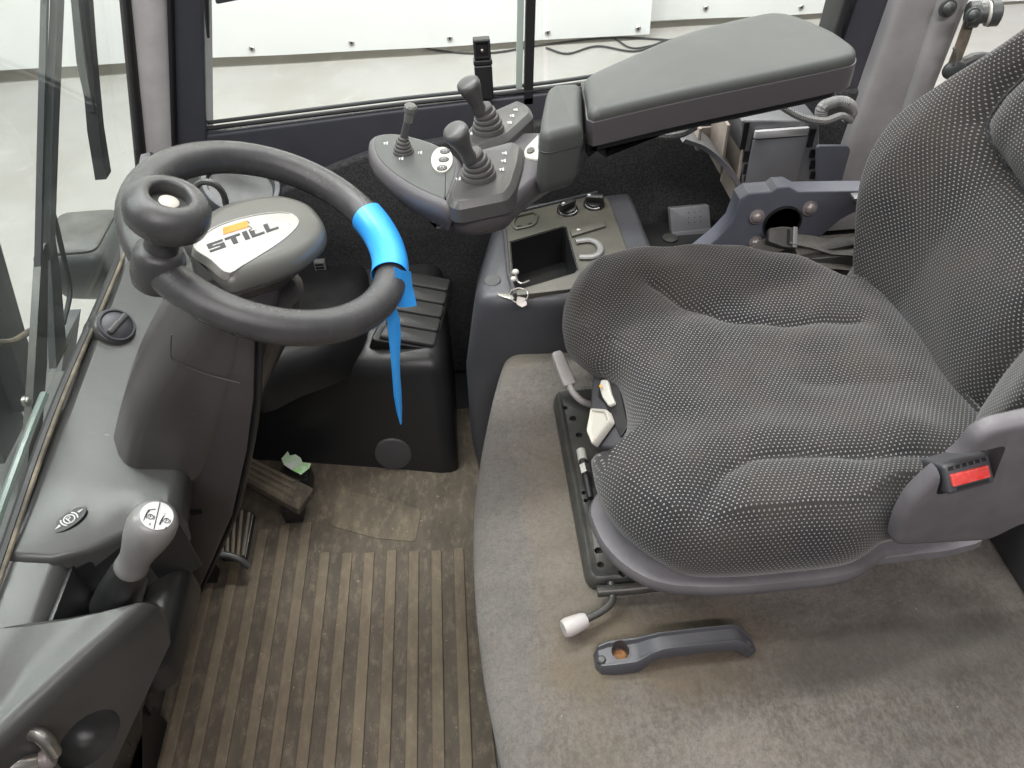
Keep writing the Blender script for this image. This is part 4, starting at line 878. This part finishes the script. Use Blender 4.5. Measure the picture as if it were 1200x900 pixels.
# printed function symbols
def marks(pts, dz, parent, size=.0035):
    ms_ = []
    for (x, y) in pts:
        for ox, oy, w_, h_ in ((-.001, .002, .0026, .0006), (-.002, -.0005, .0006, .003), (.0008, -.0005, .0006, .003), (.0022, .0, .0007, .0042)):
            ms_.append(box(x+(ox-w_)*1.0, x+(ox+w_), y+oy-h_, y+oy+h_, dz, dz+.0004, 0))
    return obj('function_symbols', join(*ms_), 'print_white', parent)
marks([p[:2] for p in [(0.0491,0.9842,0.812),(0.0464,0.9627,0.812),(0.0424,0.9396,0.812),(-0.0164,0.9232,0.812)]], .8112, ca)
marks([p[:2] for p in [(0.0756,1.1181,0.812),(0.0689,1.0988,0.812),(0.0634,1.0769,0.812),(0.0046,1.0506,0.812)]], .8112, ca)
marks([p[:2] for p in [(-0.1169,1.0445,0.81),(-0.0678,1.0086,0.81),(-0.0938,0.9952,0.81)]], .8088, ca)
# keypad with three oval buttons
kp = Vector((-0.0372,0.9816,0.81)); kfr = Frame(kp, (1, .10, 0), (-.10, 1, 0))
kpd = obj('keypad', slab(ellipse(0, 0, .0150, .036, 32, -.10), kfr, [(0, -.006), (0, .0005), (.0008, .0012)]), 'button_pale', ca)
for q in [(-0.0326,1.0015,0.8115),(-0.0347,0.9784,0.8115),(-0.0374,0.9549,0.8115)]:
    obj('button', slab(ellipse(0, 0, .0072, .0066, 20, .3), Frame(q, (1, 0, 0), (0, 1, 0)), [(0, -.001), (0, .001), (.0008, .0016)]), 'lever_grey', kpd)
for q in [(-0.0326,1.0015,0.8115),(-0.0347,0.9784,0.8115),(-0.0374,0.9549,0.8115)]:
    obj('button_icon', join(box(q[0]-.0025, q[0]+.0025, q[1]+.0008, q[1]+.0014, .8131, .8134, 0), box(q[0]-.0025, q[0]-.0018, q[1]-.0016, q[1]+.001, .8131, .8134, 0), box(q[0]+.0016, q[0]+.0023, q[1]-.0016, q[1]+.001, .8131, .8134, 0)), 'print_white', kpd)
# horn button
hb = rounded([p[:2] for p in [(0.1015,1.0653,0.83),(0.094,0.9813,0.83),(0.0698,0.9979,0.83),(0.0784,1.0279,0.83)]], .006, 4)
hrn = obj('horn_button', slab(hb, Frame((0, 0, .830), (1, 0, .10), (0, 1, -.04)), edge(.022, .003)), 'button_pale', ca)
hq = Vector((0.084,1.0106,0.8315))
obj('horn_icon', slab(ellipse(hq.x, hq.y, .0055, .0085, 20, -.25), Frame((0, 0, .8312), (1, 0, .10), (0, 1, -.04)), [(0, -.001), (0, .0009)]), 'lever_grey', hrn)
# joysticks
def joystick(b, k, label, small=False, extra=None):
    b, k = Vector(b), Vector(k); ax = (k-b).normalized(); L = (k-b).length; sc = .62 if small else 1
    up_ = Vector((0, 0, 1))
    j = obj('joystick_boot', None or boot(b, ax, sc), 'boot_rubber', ca)
    j['label'] = label
    s0 = b+up_*.018*sc+ax*.012*sc
    if small:
        obj('stick', tube([s0, k-ax*.004], .0055, 12), 'lever_grey', j)
        obj('knob', lathe([(.0065, -.018), (.0072, -.012), (.0066, -.004), (.0088, -.002), (.0088, .004), (.0065, .0065), (.002, .007)], k, ax, 18), 'hub_grey', j)
    else:
        obj('knob', lathe([(.0095, .030), (.0105, .034), (.0098, .038), (.0092, .045), (.0100, L*.60), (.0120, L*.72), (.0150, L*.86), (.0165, L*.95), (.0158, L*1.0), (.0120, L*1.03), (.006, L*1.045), (.001, L*1.047)], b, ax, 28, angle=60), 'lever_grey', j)
def boot(b, ax, sc):
    prof = [(.0235, -.003), (.0235, .002), (.0225, .005), (.0205, .0055), (.0205, .0075), (.0215, .0095), (.0205, .0125), (.0180, .0135), (.0180, .0155), (.0188, .0175), (.0178, .0205), (.0155, .0215), (.0155, .0235), (.0160, .0255), (.0148, .0285), (.0125, .0295), (.0122, .032), (.0118, .036), (.0095, .038)]
    rings = []
    for r_, h in prof:
        t = min(1, max(0, h/.038)); d = Vector((0, 0, 1)).lerp(ax, t).normalized()
        u = d.cross(Vector((0, 1, 0))).normalized(); v = d.cross(u); c = b+Vector((0, 0, 1))*h*sc*(1-t*.5)+ax*h*sc*t*.5
        rings.append([c+(u*math.cos(q)+v*math.sin(q))*r_*sc for q in (2*math.pi*i/28 for i in range(28))])
    return loft(rings, angle=30)
joystick((0.0109,0.9282,0.812), (-0.0146,0.9033,0.888), 'nearest joystick, beside the keypad')
joystick((0.031,1.0599,0.812), (0.0066,1.0434,0.888), 'farthest joystick, against the window')
joystick((-0.0908,1.0141,0.809), (-0.073,1.009,0.872), 'small joystick on the left console', True)
# swivel arm below the armrest

# corrugated hoses
def hose(pts, r, label, n=90):
    P_ = open_curve(pts, n); tag(obj('corrugated_hose', tube(P_, [r*(1+.14*(i % 2)) for i in range(n)], 8), 'hose'), label, 'hose')
hose([(0.5481,1.26,0.7195), (0.5834,1.25,0.7014), (0.6271,1.25,0.6903), (0.661,1.26,0.6925), (0.6908,1.28,0.6747)], .006, 'thin grey corrugated hose sagging under the rear end of the armrest')
hose([(0.6304,1.27,0.6886), (0.6292,1.27,0.706), (0.6537,1.28,0.7091), (0.6761,1.28,0.7059), (0.6949,1.29,0.6859), (0.6907,1.29,0.6668)], .010, 'thicker pale hose loop beside the rear pillar')
hose([(0.2984,1.17,0.7333), (0.3204,1.165,0.7281), (0.3485,1.165,0.7289), (0.3726,1.17,0.7379)], .006, 'short corrugated hose under the middle of the armrest', 60)

# ================================================================== MOUNTING COLUMN on the wall
mc = thing('mounting_column', 'pale grey slotted metal column with ribbed arch under the armrest', 'column', (.56, 1.33, .36))
me = slab(rounded([(p[0], p[2]) for p in [(0.4978,1.3,0.6783),(0.6437,1.3,0.6673),(0.6909,1.3,0.4877),(0.5282,1.3,0.5016)]], .004), FY(1.30), edge(.09, .004))
obj('face', me, 'mount_grey', mc)
for a, b in zip([(0.5083,1.296,0.6745),(0.5185,1.296,0.617),(0.5232,1.296,0.5906),(0.5277,1.296,0.5653),(0.6364,1.296,0.6517),(0.6463,1.296,0.6104),(0.6518,1.296,0.5873),(0.6574,1.296,0.5637)], [(0.5176,1.296,0.6222),(0.5222,1.296,0.5959),(0.5267,1.296,0.5707),(0.5293,1.296,0.5561),(0.6446,1.296,0.6174),(0.6501,1.296,0.5945),(0.6557,1.296,0.571),(0.661,1.296,0.5489)]):
    obj('slot', box(a[0]-.005, a[0]+.005, 1.2965, 1.2985, b[2], a[2], 0), 'hole', mc)
a, b = (0.5244,1.298,0.641), (0.6249,1.298,0.6631)
obj('cover_plate', box(a[0], b[0], 1.292, 1.299, a[2]-.14, a[2], .002), 'mount_grey', mc)
obj('cover_strip', box(a[0], b[0], 1.290, 1.299, a[2]+.003, b[2]-.004, .002), 'pillar_paint_lit', mc)
ar = open_curve([(0.3872,1.31,0.654),(0.4296,1.31,0.634),(0.4723,1.31,0.596),(0.5032,1.31,0.5578),(0.5254,1.31,0.5055)], 20)
obj('arch', loft([[p+Vector((0, -.03, 0)), p+Vector((0, .05, 0)), p+Vector((.006, .05, .006)), p+Vector((.006, -.03, .006))] for p in ar]), 'mount_grey', mc)
for a, b in zip([(0.4245,1.33,0.6381),(0.4759,1.33,0.6409),(0.5121,1.33,0.6381)], [(0.4263,1.33,0.6242),(0.4863,1.33,0.5737),(0.5346,1.33,0.5065)]):
    A_, B_ = Vector(a), Vector(b); obj('web_plate', box(A_.x-.003, A_.x+.003, 1.30, 1.39, B_.z, A_.z+.03, .001), 'rib_beige', mc)
obj('arch_back', slab([(p[0], p[2]) for p in [(0.4082,1.385,0.6265),(0.5336,1.385,0.6274),(0.5617,1.385,0.4644),(0.5313,1.385,0.518),(0.493,1.385,0.5625),(0.4506,1.385,0.5968)]], FY(1.385), edge(.005, .001)), 'rib_beige', mc)
obj('side_plate', slab(rounded([(p[0], p[2]) for p in [(0.6361,1.27,0.6328),(0.6963,1.27,0.6281),(0.7035,1.27,0.6191),(0.7044,1.27,0.5489),(0.6563,1.27,0.5492)]], .008), FY(1.27), edge(.006, .002)), 'bracket_blue', mc)
# junction box on a black tray
jb = thing('junction_box', 'small grey junction box on a black plate behind the seat cushion', 'box', (0.4379,1.3629,0.4))
obj('plate', slab(rounded([p[:2] for p in [(0.3612,1.4171,0.4),(0.5689,1.4224,0.4),(0.5351,1.2705,0.4),(0.3275,1.2683,0.4)]], .01), FZ(.400), edge(.04, .004)), 'black_plastic', jb)
c0, c1, c2_, c3 = [Vector(p) for p in ((0.4158,1.36,0.3954), (0.4996,1.36,0.3984), (0.4929,1.385,0.4541), (0.4099,1.385,0.4531))]
jf = Frame(c0, c1-c0, c3-c0); j2 = [(jf.u.dot(q-c0), jf.v.dot(q-c0)) for q in (c0, c1, c2_, c3)]
jb_ = obj('housing', slab(rounded(j2, .003), jf, edge(.022, .002)), 'mount_grey', jb)
dts = [slab(ellipse(j2[1][0]*(.42+.15*i), j2[3][1]*(.45+.17*k), .0013, .0013, 8), jf, [(0, 0), (0, .0006)]) for i in range(3) for k in range(3)]
obj('embossed_dots', join(*dts), 'cap_grey', jb_)
obj('lower_lip', slab(rounded([(0, 0), (j2[1][0], 0), (j2[1][0], .012), (0, .012)], .002), Frame(jf.o+jf.n*.0005, jf.u, jf.v), edge(.022, .001)), 'mount_grey', jb_)
obj('mounting_ear', lathe([(.016, 0), (.016, .004), (.012, .005)], (c0.x-.008, c0.y-.01, .4005), (0, 0, 1), 20), 'rail_metal', jb)
obj('mounting_ear', lathe([(.016, 0), (.016, .004), (.012, .005)], (c1.x+.006, c1.y+.01, .4005), (0, 0, 1), 20), 'rail_metal', jb)
# armrest bracket
ab = thing('armrest_bracket', 'blue grey steel bracket with round bolt heads at the far side of the seat', 'bracket', (.55, 1.13, .36))
bo = [(p[0], p[2]) for p in [(0.3885,1.12,0.5167),(0.4222,1.12,0.5496),(0.4433,1.12,0.579),(0.4487,1.12,0.6089),(0.4504,1.12,0.6252),(0.4632,1.12,0.6355),(0.5025,1.12,0.6354),(0.5112,1.12,0.6427),(0.5316,1.12,0.6426),(0.5501,1.12,0.6314),(0.6338,1.12,0.626),(0.6913,1.12,0.6212),(0.7025,1.12,0.5837),(0.658,1.12,0.5807),(0.6385,1.12,0.5687),(0.6161,1.12,0.5428),(0.5863,1.12,0.4984),(0.5338,1.12,0.4463)]]
obj('plate', slab(bo, FY(1.12), edge(.035, .003)), 'bracket_blue', ab)
for q in [(0.4851,1.117,0.5908),(0.5755,1.117,0.5998),(0.4937,1.117,0.5362)]: bolt(Vector(q), (0, -1, .15), .0105, ab, 'bolt')
q = Vector((0.534,1.118,0.5723)); obj('pivot_hole', lathe([(.034, -.003), (.034, .001), (.031, .002), (.030, -.002)], q, (0, -1, 0), 36), 'black_plastic', ab)
obj('edge_strip', box(.640, .70, 1.098, 1.117, .618, .624, .001), 'mount_grey', ab)
obj('post', box(.48, .60, 1.125, 1.155, .355, .56, .004), 'bracket_blue', ab)
# seat belt lying behind the cushion
sb = thing('seat_belt', 'dusty grey seat belt with metal tongue lying behind the cushion', 'seat belt', (0.5448,1.07,0.5365))
obj('tongue', slab(rounded([(-.034, -.013), (.0, -.016), (.034, -.016), (.034, .016), (.0, .016), (-.034, .013)], .006), Frame((0.5002,1.075,0.5582), (1, .0, .42), (-.2, .75, .55)), edge(.005, .002)), 'webbing', sb)
cf = Frame((0.5194,1.073,0.5766), (1, -.1, -.16), (.25, .75, .55))
clp = obj('clip', slab(rounded([(-.026, -.012), (.0, -.019), (.024, -.019), (.024, .019), (.0, .019), (-.026, .012)], .005), cf, edge(.010, .003)), 'rail_metal', sb)
obj('clip_slot', slab(rounded([(.006, -.014), (.012, -.014), (.012, .014), (.006, .014)], .002), Frame(cf.p(0, 0, .0004), cf.u, cf.v), [(0, -.002), (0, .0003)]), 'hole', clp)
obj('clip_lip', slab(rounded([(.015, -.0185), (.0235, -.0185), (.0235, .0185), (.015, .0185)], .002), Frame(cf.p(0, 0, .004), cf.u, cf.v), edge(.004, .0015)), 'mount_grey', clp)
def strap(rows, name): obj(name, ribbon([[Vector(a).lerp(Vector(b), k/4) for k in range(5)] for a, b in rows], .002), 'webbing', sb)
strap([((0.5264,1.06,0.5709), (0.5447,1.09,0.5685)), ((0.5606,1.05,0.5659), (0.5764,1.085,0.5654)), ((0.5987,1.045,0.5521), (0.6191,1.08,0.5545)), ((0.6495,1.04,0.5473), (0.6693,1.08,0.5465))], 'strap')
strap([((0.5401,1.04,0.5436), (0.5516,1.06,0.5566)), ((0.5823,1.03,0.5361), (0.5988,1.06,0.5453)), ((0.6524,1.03,0.5224), (0.6651,1.06,0.5322))], 'strap')
obj('sleeve', tube(open_curve([(0.5382,1.06,0.5509), (0.5837,1.065,0.5538), (0.6642,1.08,0.5539)], 12), .014, 10, flat=.6), 'webbing', sb)
obj('retractor', box(.56, .66, 1.04, 1.09, .40, .55, .008), 'rail_metal', sb)

# ================================================================== SEAT
st_ = thing('operator_seat', 'grey dotted fabric operator seat on a metal slide rail', 'seat', (.40, .77, .36))
out = [p[:2] for p in [(0.5848,0.97,0.575),(0.5291,1.0085,0.575),(0.4542,1.0409,0.575),(0.3741,1.0645,0.575),(0.2886,1.0711,0.575),(0.2219,1.0625,0.575)]]
out += [p[:2] for p in [(0.176,1.0506,0.56),(0.1411,0.9935,0.56),(0.1246,0.9295,0.56)]]
out += [p[:2] for p in [(0.1252,0.8816,0.545),(0.1433,0.8442,0.545),(0.1705,0.822,0.545),(0.1876,0.7907,0.545),(0.1909,0.7484,0.545),(0.1842,0.6999,0.545),(0.1678,0.6676,0.545),(0.1419,0.6496,0.545)]]
out += [p[:2] for p in [(0.1275,0.6511,0.51),(0.1267,0.6026,0.51),(0.1375,0.5547,0.51),(0.1627,0.5181,0.51),(0.1995,0.495,0.51),(0.2641,0.4847,0.51),(0.3359,0.4831,0.51),(0.4208,0.4874,0.51),(0.4757,0.5123,0.51)]]
out += [(.52, .515), (.585, .545), (.655, .58), (.665, .70), (.665, .85), (.655, .98), (.63, 1.02)]
cu = closed_curve([(a, b, 0) for a, b in out], 260)
cu2 = [Vector((p.x, p.y)) for p in cu]
CY = .785
def dist_poly(p, poly):
    best = 9
    for a, b in zip(poly, poly[1:]):
        ab_ = b-a; t = max(0, min(1, (p-a).dot(ab_)/ab_.length_squared)); best = min(best, (p-a-ab_*t).length)
    return best
def V2(l): return [Vector(p[:2]) for p in l]
seamF = V2([(0.2687,0.9544,0.6),(0.3049,0.9103,0.6),(0.36,0.874,0.6),(0.4555,0.8536,0.6),(0.5595,0.8524,0.6)])
seamN = V2([(0.5687,0.5722,0.595),(0.4961,0.575,0.595),(0.4346,0.5792,0.595),(0.3643,0.5885,0.595),(0.3117,0.5889,0.595),(0.2756,0.5727,0.595),(0.249,0.5433,0.595),(0.2352,0.5139,0.595)])
seamM = V2([(0.4241,0.7235,0.59),(0.4913,0.7154,0.59),(0.572,0.7124,0.59)])
def sm(a, b, x): t = max(0, min(1, (x-a)/(b-a))); return t*t*(3-2*t)
def topz(p):
    dy = abs(p.y-CY)
    z = .590+.016*sm(.10, .20, dy)-.022*sm(.50, .66, p.x)-.012*sm(.24, .12, p.x)
    z -= .012*math.exp(-((p.x-.44)/.12)**2-((p.y-CY)/.12)**2)
    for sm_, d1, d2 in ((seamF, .007, .010), (seamN, .007, .011), (seamM, .0008, .005)):
        d = dist_poly(p, sm_); z -= d1*math.exp(-(d/.006)**2)+d2*math.exp(-(d/.026)**2)
    z += .0022*math.sin(p.x*38+p.y*11)*math.sin(p.y*31+1.3)+.0015*math.sin(p.x*71-p.y*47)
    return z
rings, uvs = [], []
arc = 0
side = [(.014, .478), (.004, .492), (-.002, .510), (-.003, .528), (.000, .546), (.006, .561), (.015, .574), (.026, .583)]
def rowuv(P, extra):
    ins = inset(P, -extra) if extra else P
    return [(q.x, q.y) for q in ins]
tot = [0]
for (a, b), (c, d) in zip(side, side[1:]): tot.append(tot[-1]+math.hypot(c-a, d-b))
base_ring = inset(cu2, .026)
for (i, z), s in zip(side, tot):
    P_ = inset(cu2, i); rings.append([Vector((p.x+.035*(1-sm(.478, .545, z))*(1-sm(.14, .26, p.x)), p.y, z+(topz(p)-.59)*.6*(z-.478)/.11)) for p in P_])
    uvs.append(rowuv(base_ring, tot[-1]-s))
NT = 60
for k in range(1, NT+1):
    t = k/NT; row, uvr = [], []
    for p in base_ring:
        tgt = Vector((.36+round((max(.36, min(.52, p.x))-.36)/.008)*.008, CY)); q = p.lerp(tgt, t)
        edge_ = math.exp(-t*9); zz = topz(q); row.append(Vector((q.x, q.y, zz-(.007)*edge_))); uvr.append((q.x, q.y))
    rings.append(row); uvs.append(uvr)
obj('cushion', loft(rings, uvs=uvs, angle=80, cap1=False, weld=True), 'seat_fabric', st_)
# backrest
LB = R(17); BO = Vector((.650, .775, .560)); BFm = Frame(BO, (0, -1, 0), (math.sin(LB), 0, math.cos(LB)))   # u = towards the door, faces the driver (-x)
bo_ = [(-.195, -.03), (-.232, .05), (-.268, .12), (-.288, .185), (-.288, .235), (-.262, .295), (-.225, .36), (-.19, .43), (-.145, .48), (-.13, .55), (-.10, .61), (0, .63), (.10, .61), (.14, .52), (.18, .38), (.23, .24), (.245, .15), (.225, .05), (.19, -.015), (.10, -.05), (0, -.055), (-.12, -.05)]
bo2 = [Vector((p.x, p.y)) for p in closed_curve([(a, b, 0) for a, b in bo_], 220)]
cr1 = [Vector(p) for p in ((-.115, .54), (-.130, .46), (-.144, .401), (-.154, .364), (-.167, .31), (-.16, .271), (-.136, .252), (-.089, .234), (-.037, .231), (.014, .235), (.06, .248), (.12, .27))]
cr2 = [Vector(p) for p in ((.116, -.035), (.117, .019), (.114, .072), (.113, .119), (.108, .167), (.11, .22))]
def bz(p):
    a = abs(p.x); z = .020+(.052+.034*math.exp(-((p.y-.14)/.12)**2))*sm(.09, .225, a)*(1-.55*sm(.22, .5, p.y))
    z += .018*math.exp(-((p.y-.12)/.10)**2)*(1-sm(.10, .18, a))
    z += .022*sm(.225, .275, p.y)*(1-sm(.11, .18, a))
    for c_, d1, d2 in ((cr1, .012, .012), (cr2, .010, .016)):
        d = dist_poly(p, c_); z -= d1*math.exp(-(d/.010)**2)+d2*math.exp(-(d/.026)**2)
    z -= .020*sm(.03, -.05, p.y)
    return z+.0015*math.sin(p.x*43+p.y*21)*math.sin(p.y*27)
side = [(.02, -.10), (.004, -.085), (0, -.06), (-.002, -.03), (-.001, 0), (.003, .30), (.008, .55), (.016, .80), (.026, .93)]
rings, uvs = [], []; base_ring = inset(bo2, .026); tot = [0]
prev_h = None; hs = []
for i, h in side: hs.append(h if h <= 0 else h*.055)
for k in range(1, len(side)): tot.append(tot[-1]+math.hypot(side[k][0]-side[k-1][0], hs[k]-hs[k-1]))
for (i, h), s in zip(side, tot):
    P_ = inset(bo2, i); rings.append([BFm.p(p.x, p.y, h if h <= 0 else bz(p)*h) for p in P_]); uvs.append(rowuv(base_ring, tot[-1]-s))
for k in range(1, 55):
    t = k/54; row, uvr = [], []
    for p in base_ring:
        tgt = Vector((0, .12+round((max(.12, min(.48, p.y))-.12)/.010)*.010)); q = p.lerp(tgt, t); row.append(BFm.p(q.x, q.y, bz(q)*(1-.07*math.exp(-t*9)))); uvr.append((q.x, q.y))
    rings.append(row); uvs.append(uvr)
obj('backrest', loft(rings, uvs=uvs, angle=80, cap1=False, weld=True), 'seat_fabric', st_)
pipe_ = open_curve([(p.x, p.y, 0) for p in cr1], 60)
obj('piping', tube([BFm.p(p.x, p.y, bz(Vector((p.x, p.y)))+.0008) for p in pipe_], .0022, 8), 'felt', st_)
obj('back_shell', slab([tuple(v) for v in inset(bo2, .015)], Frame(BFm.p(0, 0, -.085), BFm.u, BFm.v), [(.05, -.06), (.02, -.045), (0, -.01), (0, 0)]), 'trim_dark', st_)
# plastic pan below the cushion
pn = [Vector((p.x+.055*(1-sm(.16, .30, p.x))*sm(.60, .70, p.y), p.y)) for p in cu2]
rg = []
for z, i in ((.440, .050), (.446, .020), (.455, .002), (.468, -.006), (.480, -.008), (.487, -.005), (.489, .004)): rg.append([Vector((p.x, p.y, z)) for p in inset(pn, i)])
obj('seat_pan', loft(rg, angle=50), 'trim_plastic', st_)
obj('suspension_base', box(.20, .62, .62, .95, .384, .46, .01), 'trim_dark', st_)
# side cover with buckle
cov = [(p[0], p[2]) for p in [(0.451,0.474,0.5484),(0.4428,0.474,0.5996),(0.4432,0.474,0.6337),(0.4556,0.474,0.6685),(0.4771,0.474,0.7082),(0.4787,0.474,0.7313),(0.4915,0.474,0.7448),(0.5193,0.474,0.7499),(0.5725,0.474,0.7639),(0.6595,0.474,0.5869),(0.5976,0.474,0.57),(0.5695,0.474,0.5404)]]
obj('pan_lip', loft([[Vector(p)+Vector((0, .05, 0)), Vector(p)+Vector((0, .012, .010)), Vector(p)+Vector((0, .002, .006)), Vector(p)+Vector((0, 0, -.004)), Vector(p)+Vector((0, .015, -.018)), Vector(p)+Vector((0, .05, -.02))] for p in ((0.3945,0.5014,0.468), (0.4486,0.5019,0.47), (0.5016,0.5013,0.474), (0.5531,0.4994,0.48), (0.5855,0.5006,0.488), (0.5948,0.5033,0.49))]), 'trim_plastic', st_)
bc = Vector((0.4925,0.473,0.676)); bfr2 = Frame(bc, (1, .10, .16), (-.05, .62, .78), .78)
bk = obj('belt_buckle', slab(rounded([(-.033, -.020), (.033, -.020), (.033, .022), (-.033, .022)], .006), bfr2, edge(.04, .005)), 'trim_dark', st_)
pk = slab(rounded([(-.037, -.025), (.037, -.025), (.037, .038), (-.037, .038)], .008), Frame(bc+bfr2.n*.05, bfr2.u, bfr2.v, .78), [(0, -.085), (0, 0)])
obj('side_cover', cut(slab(rounded(cov, .012, 3), FY(.474), [(.004, -.022), (0, -.018), (0, -.010), (.0015, -.005), (.004, -.0015), (.009, 0)], angle=50), [pk]), 'trim_plastic', st_)
obj('release_button', slab(rounded([(-.026, -.009), (.026, -.009), (.026, .008), (-.026, .008)], .002), Frame(bfr2.p(0, 0, .003), bfr2.u, bfr2.v, .78), edge(.006, .0015)), 'red', bk)
obj('belt_slot', slab([(-.026, .0135), (.026, .0135), (.026, .0185), (-.026, .0185)], Frame(bfr2.p(0, 0, .0006), bfr2.u, bfr2.v, .78), [(0, -.002), (0, 0)]), 'hole', bk)
for k in range(5): obj('slot_tooth', slab([(-.020+k*.009, .0138), (-.017+k*.009, .0138), (-.017+k*.009, .0182), (-.020+k*.009, .0182)], Frame(bfr2.p(0, 0, .001), bfr2.u, bfr2.v, .78), [(0, -.002), (0, .0008)]), 'trim_dark', bk)
obj('lower_slot', slab([(-.020, -.0155), (.024, -.0155), (.024, -.012), (-.020, -.012)], Frame(bfr2.p(0, 0, .0006), bfr2.u, bfr2.v, .78), [(0, -.002), (0, 0)]), 'hole', bk)
# front adjuster panel in the notch
fp1 = [Vector(p) for p in ((0.147,0.8559,0.52), (0.1921,0.8265,0.535), (0.1912,0.7131,0.53), (0.1784,0.6793,0.52), (0.1375,0.7254,0.48))]
af = Frame((0.1642,0.7742,0.508), (0, -1, 0), (.62, 0, .55))
ap = [(af.u.dot(q-af.o), af.v.dot(q-af.o)) for q in fp1]
adj = obj('adjuster_panel', slab(rounded(ap, .010), af, edge(.10, .006)), 'console_plastic', st_)
ap2 = [Vector(p) for p in ((0.1658,0.8356,0.526), (0.1887,0.8221,0.536), (0.1884,0.7115,0.532), (0.1751,0.7012,0.524), (0.1644,0.7784,0.518), (0.1564,0.7976,0.514))]
obj('panel_recess', slab(rounded([(af.u.dot(q-af.o), af.v.dot(q-af.o)) for q in ap2], .004), Frame(af.o+af.n*.003, af.u, af.v), edge(.004, .001)), 'black_plastic', adj)
iv = [Vector(p) for p in ((0.1462,0.7724,0.512), (0.1695,0.7511,0.524), (0.1704,0.729,0.526), (0.1546,0.7181,0.515), (0.1413,0.7072,0.502), (0.1349,0.7372,0.502))]
obj('ivory_paddle', slab(rounded([(af.u.dot(q-af.o), af.v.dot(q-af.o)) for q in iv], .004), Frame(af.o+af.n*.004, af.u, af.v), [(0, 0), (0, .010), (.0015, .012), (.004, .0115), (.006, .009)]), 'ivory', adj)
rk = [Vector(p) for p in ((0.1668,0.8178,0.525), (0.1767,0.8096,0.53), (0.1758,0.7826,0.53), (0.1779,0.7594,0.532), (0.1698,0.7604,0.525), (0.1652,0.7834,0.52), (0.1637,0.8051,0.52))]
rk_ = obj('rocker', slab(rounded([(af.u.dot(q-af.o), af.v.dot(q-af.o)) for q in rk], .004), Frame(af.o+af.n*.004, af.u, af.v), [(0, 0), (0, .004), (.0015, .0055)]), 'button_pale', adj)
om = Vector((0.1688,0.7985,0.524)); obj('rocker_mark', ball(om+af.n*.006, .003, (.8, 1.2, .6), 10), 'orange_mark', rk_)
# slide rail plate
me = slab(rounded([(.116, .565), (.60, .575), (.60, .955), (.112, .945)], [.022, .02, .02, .02], 5), FZ(.384), [(-.002, -.025), (-.001, -.012), (0, -.008), (.002, -.003), (.006, 0), (.010, -.0006), (.013, -.0022)])
hol = []
for (a, b, r_) in ((.127, .902, .0045), (.137, .876, .0060), (.142, .838, .0058), (.132, .72, .0035), (.133, .705, .0035), (.140, .655, .0060), (.138, .615, .0062), (.137, .592, .0050), (.175, .655, .017), (.165, .575, .006), (.19, .61, .006), (.14, .79, .004)):
    hol.append(lathe([(r_, -.012), (r_, .02)], (a, b, .384), (0, 0, 1), 18))
obj('slide_rail', cut(me, hol), 'rail_metal', st_)
obj('rail_dark', box(.125, .59, .58, .94, .362, .3715, 0), 'hole', st_)
obj('rail_front_bar', tube(open_curve([(0.1249,0.547,0.388), (0.1714,0.5461,0.388), (0.2304,0.5479,0.388)], 10), .008, 10), 'rail_metal', st_)
# far white lever
lv = obj('far_lever', tube(open_curve([(0.1306,0.8931,0.452), (0.135,0.8738,0.447), (0.1489,0.8628,0.435), (0.1726,0.868,0.415)], 16), .0055, 12), 'lever_white', st_)
h0, h1 = Vector((0.1171,0.9433,0.472)), Vector((0.1313,0.888,0.451)); hx = (h1-h0).normalized()
obj('handle_grip', loft([[h0+hx*s+(hx.cross(Vector((0, 0, 1))).normalized()*a.x+hx.cross(hx.cross(Vector((0, 0, 1)))).normalized()*a.y)*k for a in rounded([(-.0105, -.007), (.0105, -.007), (.0105, .007), (-.0105, .007)], .005)] for s, k in ((0, .65), (.003, .85), (.012, .97), ((h1-h0).length*.8, 1.08), ((h1-h0).length, 1.05), ((h1-h0).length+.003, .9))], angle=50), 'lever_white', lv)
# near slide lever
lv = obj('near_lever', tube(open_curve([(0.1454,0.5582,0.39), (0.1456,0.5447,0.386), (0.141,0.5308,0.384), (0.1265,0.5201,0.383), (0.1032,0.51,0.383)], 22), .0055, 12), 'rail_metal', st_)
h0, h1 = Vector((0.0733,0.4989,0.384)), Vector((0.1043,0.5099,0.383))
obj('lever_knob', lathe([(.0105, -.001), (.012, .001), (.0128, .006), (.0122, .016), (.0108, (h1-h0).length*.85), (.009, (h1-h0).length)], h0, h1-h0, 24), 'lever_white', lv)
# spring rod beside the rail
obj('spring_rod', tube([(0.1377,0.7711,0.4), (0.1374,0.7337,0.4), (0.1379,0.6945,0.4)], [.007, .0055, .005], 10), 'gasket', st_)
obj('rod_ferrule', tube([(0.1373,0.7871,0.402), (0.1369,0.7661,0.402)], .0075, 12), 'button_pale', st_)
obj('rod_nut', tube([(0.1374,0.7557,0.402), (0.1381,0.7386,0.402)], .0085, 6), 'steel', st_)
# dark mechanism behind the seat
obj('rear_link', box(.70, .76, .47, .62, .36, .52, .01), 'trim_dark', st_)
# sun visor corner at the top
vz = thing('sun_visor', 'dark corner of a sun visor at the top edge above the window', 'visor', (-0.3502,1.3,0.9487))
obj('flap', slab(rounded([(p[0], p[2]) for p in [(-0.3726,1.3,0.9304),(-0.3319,1.3,0.9353),(-0.2581,1.3,0.9791),(-0.3517,1.3,1.0077)]], .006), FY(1.30), edge(.01, .003)), 'frame_paint', vz)
obj('cord', tube(open_curve([(-0.3929,1.35,0.9488),(-0.4019,1.35,0.9111),(-0.413,1.35,0.8665)], 10), [.006-.0004*k for k in range(10)], 8), 'gasket', vz)
